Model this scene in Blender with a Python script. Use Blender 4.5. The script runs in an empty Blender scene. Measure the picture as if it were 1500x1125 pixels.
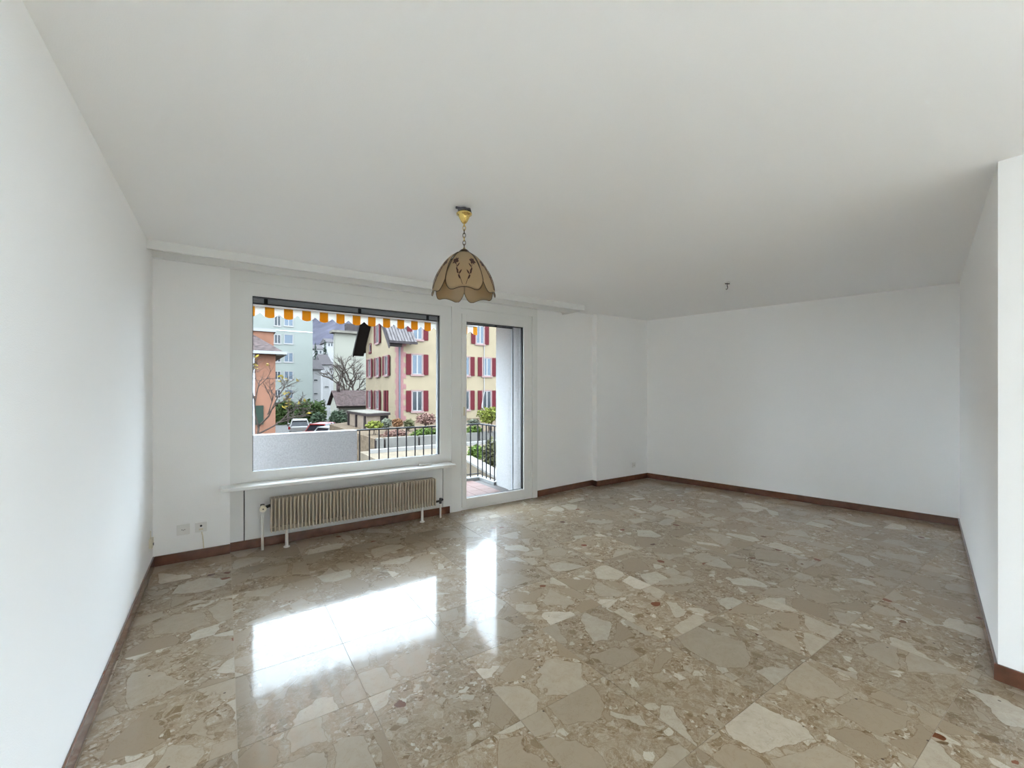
import bpy, bmesh, math, random
from mathutils import Vector, Matrix
random.seed(7)
scene = bpy.context.scene

# ------------------------------------------------------------------ camera
F_PX, CX, HY, CAM_Z, TH = 623.0, 750.0, 571.0, 1.40, math.radians(34)
cam_d = bpy.data.cameras.new('camera')
cam_d.sensor_fit = 'HORIZONTAL'; cam_d.sensor_width = 36.0
cam_d.lens = F_PX / 1500.0 * 36.0
cam_d.shift_y = (HY - 562.5) / 1500.0
cam_d.clip_start = 0.02; cam_d.clip_end = 2000
cam = bpy.data.objects.new('camera', cam_d)
cam.location = (0, 0, CAM_Z)
cam.rotation_euler = (math.radians(90), 0, -TH)
scene.collection.objects.link(cam)
scene.camera = cam

# ------------------------------------------------------------------ overcast sky
world = bpy.data.worlds.new('overcast_sky'); scene.world = world
world.use_nodes = True
bg = world.node_tree.nodes['Background']
bg.inputs[0].default_value = (0.73, 0.86, 1.0, 1)
bg.inputs[1].default_value = 10.0
scene.view_settings.view_transform = 'Standard'
scene.view_settings.look = 'None'
scene.view_settings.gamma = 1.0
scene.view_settings.exposure = 0.98
scene.view_settings.use_curve_mapping = False
scene.cycles.diffuse_bounces = 12
scene.cycles.max_bounces = 18
scene.cycles.transparent_max_bounces = 16

# ------------------------------------------------------------------ pixel -> ray (photo frame 1500 x 1125)
FW = (math.sin(TH), math.cos(TH)); RT = (math.cos(TH), -math.sin(TH))
def ray(x, y):
    u = (x - CX) / F_PX
    return (FW[0] + u*RT[0], FW[1] + u*RT[1], -(y - HY) / F_PX)
def on_z(x, y, z):
    d = ray(x, y); t = (z - CAM_Z) / d[2]
    return Vector((d[0]*t, d[1]*t, z))
def on_y(x, y, Y):
    d = ray(x, y); t = Y / d[1]
    return Vector((d[0]*t, Y, CAM_Z + d[2]*t))
def on_x(x, y, X):
    d = ray(x, y); t = X / d[0]
    return Vector((X, d[1]*t, CAM_Z + d[2]*t))
def on_t(x, y, t):
    d = ray(x, y)
    return Vector((d[0]*t, d[1]*t, CAM_Z + d[2]*t))

# ------------------------------------------------------------------ materials
def nodes_of(name):
    m = bpy.data.materials.new(name); m.use_nodes = True
    nt = m.node_tree
    return m, nt, nt.nodes['Principled BSDF']
def mat(name, col, rough=0.6, metal=0.0, spec=0.5, var=0.0, var_scale=8.0, bump=0.0, bump_scale=60.0, coat=0.0):
    m, nt, p = nodes_of(name)
    p.inputs['Roughness'].default_value = rough
    p.inputs['Metallic'].default_value = metal
    p.inputs['Specular IOR Level'].default_value = spec
    p.inputs['Coat Weight'].default_value = coat
    p.inputs['Base Color'].default_value = (*col, 1)
    if var > 0 or bump > 0:
        tc = nt.nodes.new('ShaderNodeTexCoord')
    if var > 0:
        n = nt.nodes.new('ShaderNodeTexNoise'); n.inputs['Scale'].default_value = var_scale
        n.inputs['Detail'].default_value = 5
        r = nt.nodes.new('ShaderNodeValToRGB')
        a = [max(0, c*(1-var)) for c in col]; b = [min(1, c*(1+var)) for c in col]
        r.color_ramp.elements[0].position = .3; r.color_ramp.elements[1].position = .7
        r.color_ramp.elements[0].color = (*a, 1); r.color_ramp.elements[1].color = (*b, 1)
        nt.links.new(tc.outputs['Object'], n.inputs['Vector'])
        nt.links.new(n.outputs['Fac'], r.inputs['Fac'])
        nt.links.new(r.outputs['Color'], p.inputs['Base Color'])
    if bump > 0:
        n2 = nt.nodes.new('ShaderNodeTexNoise'); n2.inputs['Scale'].default_value = bump_scale
        n2.inputs['Detail'].default_value = 3
        b = nt.nodes.new('ShaderNodeBump'); b.inputs['Strength'].default_value = bump
        b.inputs['Distance'].default_value = .01
        nt.links.new(tc.outputs['Object'], n2.inputs['Vector'])
        nt.links.new(n2.outputs['Fac'], b.inputs['Height'])
        nt.links.new(b.outputs['Normal'], p.inputs['Normal'])
    return m

M = {}
M['wall'] = mat('white_wall_paint', (.925, .92, .91), .85, bump=.10, bump_scale=220, spec=.25)
M['ceil'] = mat('white_ceiling_paint', (.94, .94, .94), .9, bump=.06, bump_scale=220, spec=.2)
M['frame'] = mat('white_lacquer', (.82, .82, .80), .35, spec=.5)
M['panel'] = mat('white_panel', (.80, .80, .785), .5, spec=.4)
M['gasket'] = mat('black_gasket', (.01, .01, .01), .5)
M['seam'] = mat('dark_seam', (.06, .06, .06), .8)
M['wood'] = mat('red_brown_wood', (.125, .048, .027), .26, var=.25, var_scale=14, spec=.5, coat=.6)
M['joint'] = mat('tile_joint', (.36, .29, .21), .6)
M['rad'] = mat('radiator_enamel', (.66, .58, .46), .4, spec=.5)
M['radshade'] = mat('radiator_gap_shade_enamel', (.40, .35, .27), .5)  # darker than the fins, paints shade into the gaps between them
M['white'] = mat('white_plastic', (.80, .79, .76), .35)
M['cream'] = mat('aged_white_plastic', (.70, .64, .50), .4)
M['dark'] = mat('dark_metal', (.02, .02, .022), .4)
M['chrome'] = mat('dark_chrome', (.12, .12, .14), .2, metal=1)
M['brass'] = mat('polished_brass', (.78, .58, .20), .18, metal=1)
M['bronze'] = mat('aged_bronze', (.10, .075, .045), .35, metal=.7)
M['decal'] = mat('brown_flower_print', (.07, .025, .015), .5)
M['alu'] = mat('grey_aluminium', (0.40, 0.405, 0.43), .45, metal=.0, spec=.12)
M['alud'] = mat('dark_grey_aluminium', (0.052, 0.053, 0.059), .5, spec=.12)
M['barw'] = mat('white_awning_bar', (0.426, 0.426, 0.426), .4, spec=.12)
M['render_w'] = mat('white_roughcast', (.385, .375, .37), .95, spec=.1, var=.10, var_scale=55, bump=.5, bump_scale=90)
M['iron'] = mat('black_painted_iron', (0.022, 0.022, 0.025), .45, spec=.12)
M['kerbw'] = mat('pale_kerb_stone', (0.224, 0.224, 0.218), .8, spec=.12)
M['terracotta'] = mat('terracotta_floor_tile', (0.160, 0.091, 0.077), .35, var=.15, var_scale=6, spec=.12)
M['grout'] = mat('grey_grout', (0.133, 0.122, 0.117), .8, spec=.12)

def glass_mat(name, tint, ior=1.45):
    m = bpy.data.materials.new(name); m.use_nodes = True
    nt = m.node_tree; nt.nodes.clear()
    out = nt.nodes.new('ShaderNodeOutputMaterial'); mix = nt.nodes.new('ShaderNodeMixShader')
    fr = nt.nodes.new('ShaderNodeFresnel'); fr.inputs['IOR'].default_value = ior
    tr = nt.nodes.new('ShaderNodeBsdfTransparent'); tr.inputs['Color'].default_value = (*tint, 1)
    gl = nt.nodes.new('ShaderNodeBsdfGlossy'); gl.inputs['Roughness'].default_value = 0.0
    nt.links.new(fr.outputs[0], mix.inputs[0]); nt.links.new(tr.outputs[0], mix.inputs[1])
    nt.links.new(gl.outputs[0], mix.inputs[2]); nt.links.new(mix.outputs[0], out.inputs[0])
    return m
M['glass'] = glass_mat('clear_window_glass', (.97, .98, .975), 1.2)
M['dglass'] = glass_mat('coated_double_glazing', (.86, .875, .87), 1.10)

def amber_glass():
    m = bpy.data.materials.new('smoky_amber_glass'); m.use_nodes = True
    nt = m.node_tree; nt.nodes.clear()
    N = nt.nodes.new; L = nt.links.new
    out = N('ShaderNodeOutputMaterial'); m1 = N('ShaderNodeMixShader'); m2 = N('ShaderNodeMixShader'); m3 = N('ShaderNodeMixShader')
    d = N('ShaderNodeBsdfDiffuse'); d.inputs[0].default_value = (.60, .45, .26, 1)
    t = N('ShaderNodeBsdfTranslucent'); t.inputs[0].default_value = (.90, .71, .46, 1)
    tr = N('ShaderNodeBsdfTransparent'); tr.inputs[0].default_value = (.72, .58, .38, 1)
    g = N('ShaderNodeBsdfGlossy'); g.inputs['Roughness'].default_value = .12
    fr = N('ShaderNodeFresnel'); fr.inputs[0].default_value = 1.5
    m1.inputs[0].default_value = .5; m2.inputs[0].default_value = .16
    L(d.outputs[0], m1.inputs[1]); L(t.outputs[0], m1.inputs[2])
    L(m1.outputs[0], m2.inputs[1]); L(tr.outputs[0], m2.inputs[2])
    L(fr.outputs[0], m3.inputs[0]); L(m2.outputs[0], m3.inputs[1]); L(g.outputs[0], m3.inputs[2])
    L(m3.outputs[0], out.inputs[0])
    return m
M['amber'] = amber_glass()

def marble_tile():
    """agglomerated marble: large angular beige stones in a matrix of fine chips, polished"""
    m, nt, p = nodes_of('agglomerated_marble')
    N = nt.nodes.new; L = nt.links.new
    def math_(op, a, b=None, c=None):
        n = N('ShaderNodeMath'); n.operation = op
        for i, v in enumerate((a, b, c)):
            if v is None: continue
            if isinstance(v, (int, float)): n.inputs[i].default_value = v
            else: L(v, n.inputs[i])
        return n.outputs[0]
    def ramp(fac, stops, interp='LINEAR'):
        r = N('ShaderNodeValToRGB'); r.color_ramp.interpolation = interp
        e = r.color_ramp.elements
        while len(e) < len(stops): e.new(.5)
        for el, (pos, c) in zip(e, stops):
            el.position = pos; el.color = (*c, 1) if len(c) == 3 else c
        L(fac, r.inputs[0]); return r.outputs[0]
    def mixc(fac, a, b):
        n = N('ShaderNodeMix'); n.data_type = 'RGBA'
        if isinstance(fac, (int, float)): n.inputs[0].default_value = fac
        else: L(fac, n.inputs[0])
        for s, v in ((n.inputs[6], a), (n.inputs[7], b)):
            if isinstance(v, tuple): s.default_value = (*v, 1)
            else: L(v, s)
        return n.outputs[2]
    def noise(vec, scale, detail=4, rough=.55, dist=0):
        n = N('ShaderNodeTexNoise'); L(vec, n.inputs['Vector'])
        n.inputs['Scale'].default_value = scale; n.inputs['Detail'].default_value = detail
        n.inputs['Roughness'].default_value = rough; n.inputs['Distortion'].default_value = dist
        return n
    def voro(vec, scale, feature='F1'):
        n = N('ShaderNodeTexVoronoi'); L(vec, n.inputs['Vector'])
        n.inputs['Scale'].default_value = scale; n.feature = feature
        return n
    tc = N('ShaderNodeTexCoord'); oi = N('ShaderNodeObjectInfo')
    off = N('ShaderNodeVectorMath'); off.operation = 'MULTIPLY_ADD'
    cmb = N('ShaderNodeCombineXYZ')
    for i, k in enumerate((97.0, 53.0, 31.0)):
        L(math_('MULTIPLY', oi.outputs['Random'], k), cmb.inputs[i])
    add = N('ShaderNodeVectorMath'); add.operation = 'ADD'
    L(tc.outputs['Object'], add.inputs[0]); L(cmb.outputs[0], add.inputs[1])
    base = add.outputs[0]
    # jagged distortion of the coordinates
    nz = noise(base, 7, 3)
    sub = N('ShaderNodeVectorMath'); sub.operation = 'SUBTRACT'; L(nz.outputs['Color'], sub.inputs[0]); sub.inputs[1].default_value = (.5, .5, .5)
    scl = N('ShaderNodeVectorMath'); scl.operation = 'SCALE'; L(sub.outputs[0], scl.inputs[0]); scl.inputs['Scale'].default_value = .075
    ad2 = N('ShaderNodeVectorMath'); ad2.operation = 'ADD'; L(base, ad2.inputs[0]); L(scl.outputs[0], ad2.inputs[1])
    P = ad2.outputs[0]
    # big stones
    v1 = voro(P, 4.3); e1 = voro(P, 4.3, 'DISTANCE_TO_EDGE')
    sx = N('ShaderNodeSeparateColor'); L(v1.outputs['Color'], sx.inputs[0])
    big_tone = ramp(sx.outputs[0], [(0, (.36, .30, .235)), (.35, (.44, .38, .31)), (.75, (.54, .485, .41)), (1, (.72, .67, .59))])
    cloud = noise(P, 16, 7, .7)
    big = mixc(ramp(cloud.outputs['Fac'], [(.35, (0, 0, 0)), (.75, (.5, .5, .5))]), big_tone, (.36, .30, .235))
    vn = noise(P, 8, 6, .65, 1.8)
    vein = ramp(math_('ABSOLUTE', math_('SUBTRACT', vn.outputs['Fac'], .5)), [(0, (1, 1, 1)), (.010, (0, 0, 0))])
    big = mixc(math_('MULTIPLY', vein, .40), big, (.27, .20, .135))
    # matrix: brecciated crumbs, cloudy brown paste, pale threads
    v2 = voro(P, 20); e2 = voro(P, 20, 'DISTANCE_TO_EDGE')
    s2 = N('ShaderNodeSeparateColor'); L(v2.outputs['Color'], s2.inputs[0])
    chips = ramp(s2.outputs[0], [(0, (.22, .165, .11)), (.2, (.34, .28, .215)), (.55, (.41, .35, .28)), (.85, (.48, .42, .345)), (1, (.66, .61, .53))])
    v3 = voro(P, 75)
    s3 = N('ShaderNodeSeparateColor'); L(v3.outputs['Color'], s3.inputs[0])
    grit = ramp(s3.outputs[0], [(0, (.17, .12, .075)), (.25, (.33, .265, .20)), (.8, (.42, .355, .285)), (1, (.66, .61, .53))])
    paste = ramp(cloud.outputs['Fac'], [(.3, (.26, .20, .14)), (.5, (.39, .33, .26)), (.7, (.47, .41, .335))])
    zone = noise(base, 4.5, 4, .6)
    grit = mixc(ramp(zone.outputs['Fac'], [(.42, (0, 0, 0)), (.56, (.85, .85, .85))]), grit, paste)
    chipsel = math_('GREATER_THAN', s2.outputs[1], .45)
    chipmask = ramp(math_('SUBTRACT', e2.outputs['Distance'], math_('MULTIPLY', cloud.outputs['Fac'], .16)), [(.0, (0, 0, 0)), (.03, (1, 1, 1))])
    matrix = mixc(math_('MULTIPLY', chipmask, chipsel), grit, chips)
    th = noise(P, 11, 6, .65, 2.4)
    pale = ramp(math_('ABSOLUTE', math_('SUBTRACT', th.outputs['Fac'], .47)), [(0, (1, 1, 1)), (.009, (0, 0, 0))])
    matrix = mixc(math_('MULTIPLY', pale, .75), matrix, (.68, .64, .58))
    crk = ramp(math_('ABSOLUTE', math_('SUBTRACT', th.outputs['Fac'], .55)), [(0, (1, 1, 1)), (.012, (0, 0, 0))])
    matrix = mixc(math_('MULTIPLY', crk, .6), matrix, (.17, .115, .07))
    dk = noise(P, 5.5, 5, .6, 1.2)
    dark = ramp(dk.outputs['Fac'], [(.60, (0, 0, 0)), (.72, (1, 1, 1))])
    matrix = mixc(math_('MULTIPLY', dark, .55), matrix, (.19, .135, .085))
    # where stones show
    is_big = math_('GREATER_THAN', sx.outputs[1], .36)
    edge = math_('SUBTRACT', e1.outputs['Distance'], math_('MULTIPLY_ADD', cloud.outputs['Fac'], .05, math_('MULTIPLY', nz.outputs['Fac'], .09)))
    inside = ramp(edge, [(0, (0, 0, 0)), (.010, (1, 1, 1))])
    mask = math_('MULTIPLY', is_big, inside)
    col = mixc(mask, matrix, big)
    rim = ramp(math_('ABSOLUTE', edge), [(0, (1, 1, 1)), (.010, (0, 0, 0))])
    col = mixc(math_('MULTIPLY', math_('MULTIPLY', rim, is_big), .5), col, (.18, .13, .085))
    # rare red / brown chips
    v4 = voro(P, 11)
    s4 = N('ShaderNodeSeparateColor'); L(v4.outputs['Color'], s4.inputs[0])
    rare = math_('MULTIPLY', math_('GREATER_THAN', s4.outputs[0], .976), math_('LESS_THAN', math_('ADD', v4.outputs['Distance'], math_('MULTIPLY', cloud.outputs['Fac'], .25)), .44))
    rc = ramp(s4.outputs[1], [(0, (.14, .075, .035)), (.5, (.24, .105, .07)), (1, (.08, .045, .03))])
    col = mixc(rare, col, rc)
    # tiny dark pits
    v5 = voro(base, 23)
    s5 = N('ShaderNodeSeparateColor'); L(v5.outputs['Color'], s5.inputs[0])
    pit = math_('MULTIPLY', math_('GREATER_THAN', s5.outputs[0], .955), math_('LESS_THAN', v5.outputs['Distance'], .13))
    col = mixc(math_('MULTIPLY', pit, .8), col, (.06, .04, .03))
    # each tile a little lighter or darker
    hs = N('ShaderNodeHueSaturation'); L(col, hs.inputs['Color']); hs.inputs['Saturation'].default_value = 1.5
    L(math_('MULTIPLY_ADD', oi.outputs['Random'], .22, .68), hs.inputs['Value'])
    L(hs.outputs[0], p.inputs['Base Color'])
    rn = noise(base, 22, 4)
    L(math_('MULTIPLY_ADD', rn.outputs['Fac'], .10, .03), p.inputs['Coat Roughness'])
    p.inputs['Coat Weight'].default_value = .68; p.inputs['Coat IOR'].default_value = 1.47
    p.inputs['Roughness'].default_value = .40; p.inputs['IOR'].default_value = 1.5
    p.inputs['Specular IOR Level'].default_value = .2
    bmp = N('ShaderNodeBump'); bmp.inputs['Strength'].default_value = .02; bmp.inputs['Distance'].default_value = .01
    L(rn.outputs['Fac'], bmp.inputs['Height']); L(bmp.outputs[0], p.inputs['Normal']); L(bmp.outputs[0], p.inputs['Coat Normal'])
    return m
M['marble'] = marble_tile()

def stripes(name, c1, c2, period, x_off):
    m, nt, p = nodes_of(name)
    N = nt.nodes.new; L = nt.links.new
    tc = N('ShaderNodeTexCoord'); s = N('ShaderNodeSeparateXYZ'); L(tc.outputs['Object'], s.inputs[0])
    a = N('ShaderNodeMath'); a.operation = 'ADD'; L(s.outputs[0], a.inputs[0]); a.inputs[1].default_value = x_off
    d = N('ShaderNodeMath'); d.operation = 'DIVIDE'; L(a.outputs[0], d.inputs[0]); d.inputs[1].default_value = period
    f = N('ShaderNodeMath'); f.operation = 'FRACT'; L(d.outputs[0], f.inputs[0])
    g = N('ShaderNodeMath'); g.operation = 'LESS_THAN'; L(f.outputs[0], g.inputs[0]); g.inputs[1].default_value = .5
    mx = N('ShaderNodeMix'); mx.data_type = 'RGBA'; L(g.outputs[0], mx.inputs[0])
    mx.inputs[6].default_value = (*c1, 1); mx.inputs[7].default_value = (*c2, 1)
    L(mx.outputs[2], p.inputs['Base Color']); p.inputs['Roughness'].default_value = .85
    t = N('ShaderNodeBsdfTranslucent'); L(mx.outputs[2], t.inputs[0])
    ms = N('ShaderNodeMixShader'); ms.inputs[0].default_value = .55
    L(p.outputs[0], ms.inputs[1]); L(t.outputs[0], ms.inputs[2])
    L(ms.outputs[0], nt.nodes['Material Output'].inputs[0])
    return m

# ------------------------------------------------------------------ mesh building
COL = scene.collection
WL = {}                                            # world position of each object's origin
class MB:
    def __init__(s): s.v = []; s.f = []
    def add(s, vs, fs):
        b = len(s.v); s.v += [tuple(v) for v in vs]; s.f += [tuple(i + b for i in f) for f in fs]; return s
    def box(s, x0, x1, y0, y1, z0, z1):
        return s.add([(x0,y0,z0),(x1,y0,z0),(x1,y1,z0),(x0,y1,z0),(x0,y0,z1),(x1,y0,z1),(x1,y1,z1),(x0,y1,z1)],
                     [(0,3,2,1),(4,5,6,7),(0,1,5,4),(1,2,6,5),(2,3,7,6),(3,0,4,7)])
    def prism(s, poly, z0, z1):
        n = len(poly)
        a = sum(poly[i][0]*poly[(i+1)%n][1]-poly[(i+1)%n][0]*poly[i][1] for i in range(n))
        if a < 0: poly = poly[::-1]
        vs = [(x,y,z0) for x,y in poly] + [(x,y,z1) for x,y in poly]
        fs = [tuple(range(n-1,-1,-1)), tuple(range(n,2*n))] + [(i,(i+1)%n,n+(i+1)%n,n+i) for i in range(n)]
        return s.add(vs, fs)
    def extr(s, poly, d):
        """polygon of 3-D points extruded by vector d"""
        n = len(poly); d = Vector(d); P = [Vector(p) for p in poly]
        vs = P + [p + d for p in P]
        return s.add(vs, [tuple(range(n-1,-1,-1)), tuple(range(n,2*n))] + [(i,(i+1)%n,n+(i+1)%n,n+i) for i in range(n)])
    def tube(s, pts, r, n=8, cap=True):
        pts = [Vector(p) for p in pts]; k = len(pts)
        rs = r if isinstance(r, (list, tuple)) else [r]*k
        b = len(s.v); ref = None
        for i, p in enumerate(pts):
            t = (pts[min(i+1,k-1)] - pts[max(i-1,0)]).normalized()
            if ref is None or abs(ref.dot(t)) > .95:
                ref = Vector((0,0,1)) if abs(t.z) < .9 else Vector((1,0,0))
            a = t.cross(ref).normalized(); c = t.cross(a).normalized()
            ref = a.cross(t) if False else ref
            for j in range(n):
                q = 2*math.pi*j/n
                s.v.append(tuple(p + a*math.cos(q)*rs[i] + c*math.sin(q)*rs[i]))
        for i in range(k-1):
            for j in range(n):
                s.f.append((b+i*n+j, b+(i+1)*n+j, b+(i+1)*n+(j+1)%n, b+i*n+(j+1)%n))
        if cap:
            s.f.append(tuple(b+j for j in range(n))); s.f.append(tuple(b+(k-1)*n+j for j in range(n-1,-1,-1)))
        return s
    def lathe(s, prof, c=(0,0,0), n=24):
        b = len(s.v); k = len(prof)
        for r, z in prof:
            for j in range(n):
                q = 2*math.pi*j/n
                s.v.append((c[0]+r*math.cos(q), c[1]+r*math.sin(q), c[2]+z))
        for i in range(k-1):
            for j in range(n):
                s.f.append((b+i*n+j, b+i*n+(j+1)%n, b+(i+1)*n+(j+1)%n, b+(i+1)*n+j))
        s.f.append(tuple(b+j for j in range(n-1,-1,-1))); s.f.append(tuple(b+(k-1)*n+j for j in range(n)))
        return s
    def torus(s, c, axis_u, axis_v, ru, rv, r, n=16, m=6):
        c = Vector(c); u = Vector(axis_u).normalized(); v = Vector(axis_v).normalized(); w = u.cross(v)
        b = len(s.v)
        for i in range(n):
            q = 2*math.pi*i/n
            p = c + u*ru*math.cos(q) + v*rv*math.sin(q); o = (u*math.cos(q)+v*math.sin(q)).normalized()
            for j in range(m):
                a = 2*math.pi*j/m
                s.v.append(tuple(p + o*r*math.cos(a) + w*r*math.sin(a)))
        for i in range(n):
            for j in range(m):
                s.f.append((b+i*m+j, b+((i+1)%n)*m+j, b+((i+1)%n)*m+(j+1)%m, b+i*m+(j+1)%m))
        return s
    def build(s, name, m, parent=None, smooth=False, origin=None, bevel=0):
        if parent is not None: o0 = Vector(origin) if origin is not None else WL[parent.name]
        elif origin is not None: o0 = Vector(origin)
        else:
            xs, ys, zs = zip(*s.v)
            o0 = Vector(((min(xs)+max(xs))/2, (min(ys)+max(ys))/2, min(zs)))
        me = bpy.data.meshes.new(name)
        me.from_pydata([(x-o0.x, y-o0.y, z-o0.z) for x, y, z in s.v], [], s.f)
        bm = bmesh.new(); bm.from_mesh(me); bmesh.ops.recalc_face_normals(bm, faces=bm.faces); bm.to_mesh(me); bm.free()
        me.materials.append(M[m] if isinstance(m, str) else m)
        if smooth: me.polygons.foreach_set('use_smooth', [True]*len(me.polygons))
        o = bpy.data.objects.new(name, me); COL.objects.link(o)
        if parent is not None:
            o.parent = parent; o.location = o0 - WL[parent.name]
        else: o.location = o0
        WL[o.name] = o0.copy()
        if bevel:
            bv = o.modifiers.new('bevel', 'BEVEL'); bv.width = bevel; bv.segments = 2; bv.limit_method = 'ANGLE'
        return o
def tag(o, label=None, cat=None, group=None, kind=None):
    if label: o['label'] = label
    if cat: o['category'] = cat
    if group: o['group'] = group
    if kind: o['kind'] = kind
    return o
def thing(name, loc, label=None, cat=None, group=None, kind=None):
    o = bpy.data.objects.new(name, None); o.empty_display_size = .1
    COL.objects.link(o); o.location = loc; WL[o.name] = Vector(loc)
    return tag(o, label, cat, group, kind)
def copy_part(src, parent, dloc):
    """copy of a part sharing its mesh; dloc is its place relative to the parent"""
    o = src.copy(); COL.objects.link(o); o.parent = parent; o.location = dloc
    WL[o.name] = WL[parent.name] + Vector(dloc); return o
def box(name, m, b, parent=None, bevel=0, **k):
    return MB().box(*b).build(name, m, parent, bevel=bevel, **k)

# ================================================================== THE ROOM
H = 2.5
XL = -.475                                         # left wall
YO = 4.78                                          # outer face of the facade
YW = 4.375                                         # window wall, left section
A_ = (3.37, 4.43); B_ = (4.467, 4.515); C_ = (4.463, 4.42); D_ = (5.57, 4.41)
E_ = (6.25, 1.05); G_ = (3.09, .39); YR = -3.3     # near corner, rear wall
S = dict(kind='structure')

floor = tag(MB().box(-.9, 6.7, -3.6, 4.56, -.22, -.0015).build('floor', 'joint', origin=(0, 0, 0)),
            'polished beige agglomerated marble tile floor', kind='structure')
PITCH, X0T, Y0T = .498, .040, 2.468
tile_mesh = None
def room_side(x, y):                               # tiles wanted only where the room is
    if x < XL - .25 or y > 4.52 + .25 or y < YR: return False
    if x > G_[0] + .25 and y < G_[1] + (x - G_[0])*(E_[1]-G_[1])/(E_[0]-G_[0]) - .3: return False
    return x < D_[0] + (D_[1]-y)*(E_[0]-D_[0])/(D_[1]-E_[1]) + .25
hw = (PITCH - .0020)/2
for i in range(-2, 14):
    for j in range(-12, 5):
        cx_, cy_ = X0T + (i+.5)*PITCH, Y0T + (j+.5)*PITCH
        if not room_side(cx_, cy_): continue
        y1 = min(cy_ + hw, 4.55)
        if y1 < cy_ + hw - 1e-4:
            t = MB().box(cx_-hw, cx_+hw, cy_-hw, y1, -.02, 0).build('floor_tile', 'marble', floor, origin=(cx_, cy_, 0))
        elif tile_mesh is None:
            t = MB().box(cx_-hw, cx_+hw, cy_-hw, cy_+hw, -.02, 0).build('floor_tile', 'marble', floor, origin=(cx_, cy_, 0)); tile_mesh = t
        else:
            t = copy_part(tile_mesh, floor, (cx_, cy_, 0))

tag(MB().prism([(-.9, -3.6), (3.5, -3.6), (3.5, .3), (6.7, .9), (5.95, 4.9), (-.9, 4.9)], H, H+.2).build('ceiling', 'ceil'),
    'flat white painted ceiling', kind='structure')
LO0, LO1 = -2.4, -1.75                             # glazed opening added for fill light in the left wall behind the photographer
tag(MB().box(XL-.2, XL, LO1, YW+.35, 0, H).box(XL-.2, XL, YR-.2, LO0, 0, H).box(XL-.2, XL, LO0, LO1, 2.4, H).build('wall_left', 'wall'), 'plain white left wall', kind='structure')
PX0, PX1 = .035, A_[0]                             # opening for the window unit
wm = MB()
wm.box(XL-.2, PX0, YW, YO, 0, H)                                                  # left of window
wm.prism([A_, B_, (4.7, 4.6), (4.7, YO), (3.37, YO)], 0, H)                        # right of door
wm.box(PX0, PX1, 4.39, YO, 2.45, H)                                               # lintel
tag(wm.build('wall_window', 'wall'), 'white wall around the picture window and balcony door', kind='structure')
tag(MB().prism([C_, D_, (5.9, 4.41), (5.9, 4.8), (4.48, 4.8)], 0, H).build('wall_niche', 'wall'), 'white wall section standing forward beside the balcony door', kind='structure')
def off(p, q, d):
    v = Vector((q[0]-p[0], q[1]-p[1])).normalized(); n = Vector((v.y, -v.x))
    return n*d
def slab(p, q, t, z0=0, z1=H):
    n = off(p, q, t)
    return [(p[0], p[1]), (q[0], q[1]), (q[0]+n.x, q[1]+n.y), (p[0]+n.x, p[1]+n.y)]
tag(MB().prism(slab(D_, E_, -.2), 0, H).build('wall_back', 'wall'), 'plain white end wall of the room', kind='structure')
tag(MB().prism([E_, G_, (G_[0]+.2, G_[1]-.16), (E_[0]+.25, E_[1]-.16)], 0, H).build('wall_right', 'wall'), 'white right wall behind the near corner', kind='structure')
NO0, NO1 = -3.1, -.72                              # unseen glazed opening added opposite to light the left wall, behind the near corner
nw = MB().prism([G_, (G_[0], NO1), (G_[0]+.2, NO1), (G_[0]+.2, G_[1]-.16)], 0, H)
nw.box(G_[0], G_[0]+.2, YR-.2, NO0, 0, H).box(G_[0], G_[0]+.2, NO0, NO1, 2.4, H)
tag(nw.build('wall_near', 'wall'), 'white wall return at the right edge', kind='structure')
tag(MB().box(XL-.2, G_[0]+.2, YR-.2, YR, 0, H).build('wall_rear', 'wall'), 'white wall behind the camera', kind='structure')
w2 = thing('fill_opening_near', (G_[0]+.1, (NO0+NO1)/2, 0), 'wide glazed opening added for fill light in the near wall behind the camera', kind='structure')
fr = MB()
for y in (NO0, (NO0+NO1)/2-.025, NO1-.05): fr.box(G_[0]+.06, G_[0]+.14, y, y+.05, 0, 2.4)
fr.box(G_[0]+.06, G_[0]+.14, NO0, NO1, 2.36, 2.4).box(G_[0]+.06, G_[0]+.14, NO0, NO1, 0, .04)
fr.build('window_frame', 'frame', w2)
MB().box(G_[0]+.10, G_[0]+.105, NO0+.05, (NO0+NO1)/2-.025, .04, 2.36).build('pane', 'glass', w2)
MB().box(G_[0]+.10, G_[0]+.105, (NO0+NO1)/2+.025, NO1-.05, .04, 2.36).build('pane', 'glass', w2)
w3 = thing('fill_opening_left', (XL-.1, (LO0+LO1)/2, 0), 'glazed opening added for fill light in the left wall behind the camera', kind='structure')
fr = MB()
for y in (LO0, LO1-.05): fr.box(XL-.14, XL-.06, y, y+.05, 0, 2.4)
fr.box(XL-.14, XL-.06, LO0, LO1, 2.36, 2.4).box(XL-.14, XL-.06, LO0, LO1, 0, .04)
fr.build('window_frame', 'frame', w3)
MB().box(XL-.105, XL-.10, LO0+.05, LO1-.05, .04, 2.36).build('pane', 'glass', w3)

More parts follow.
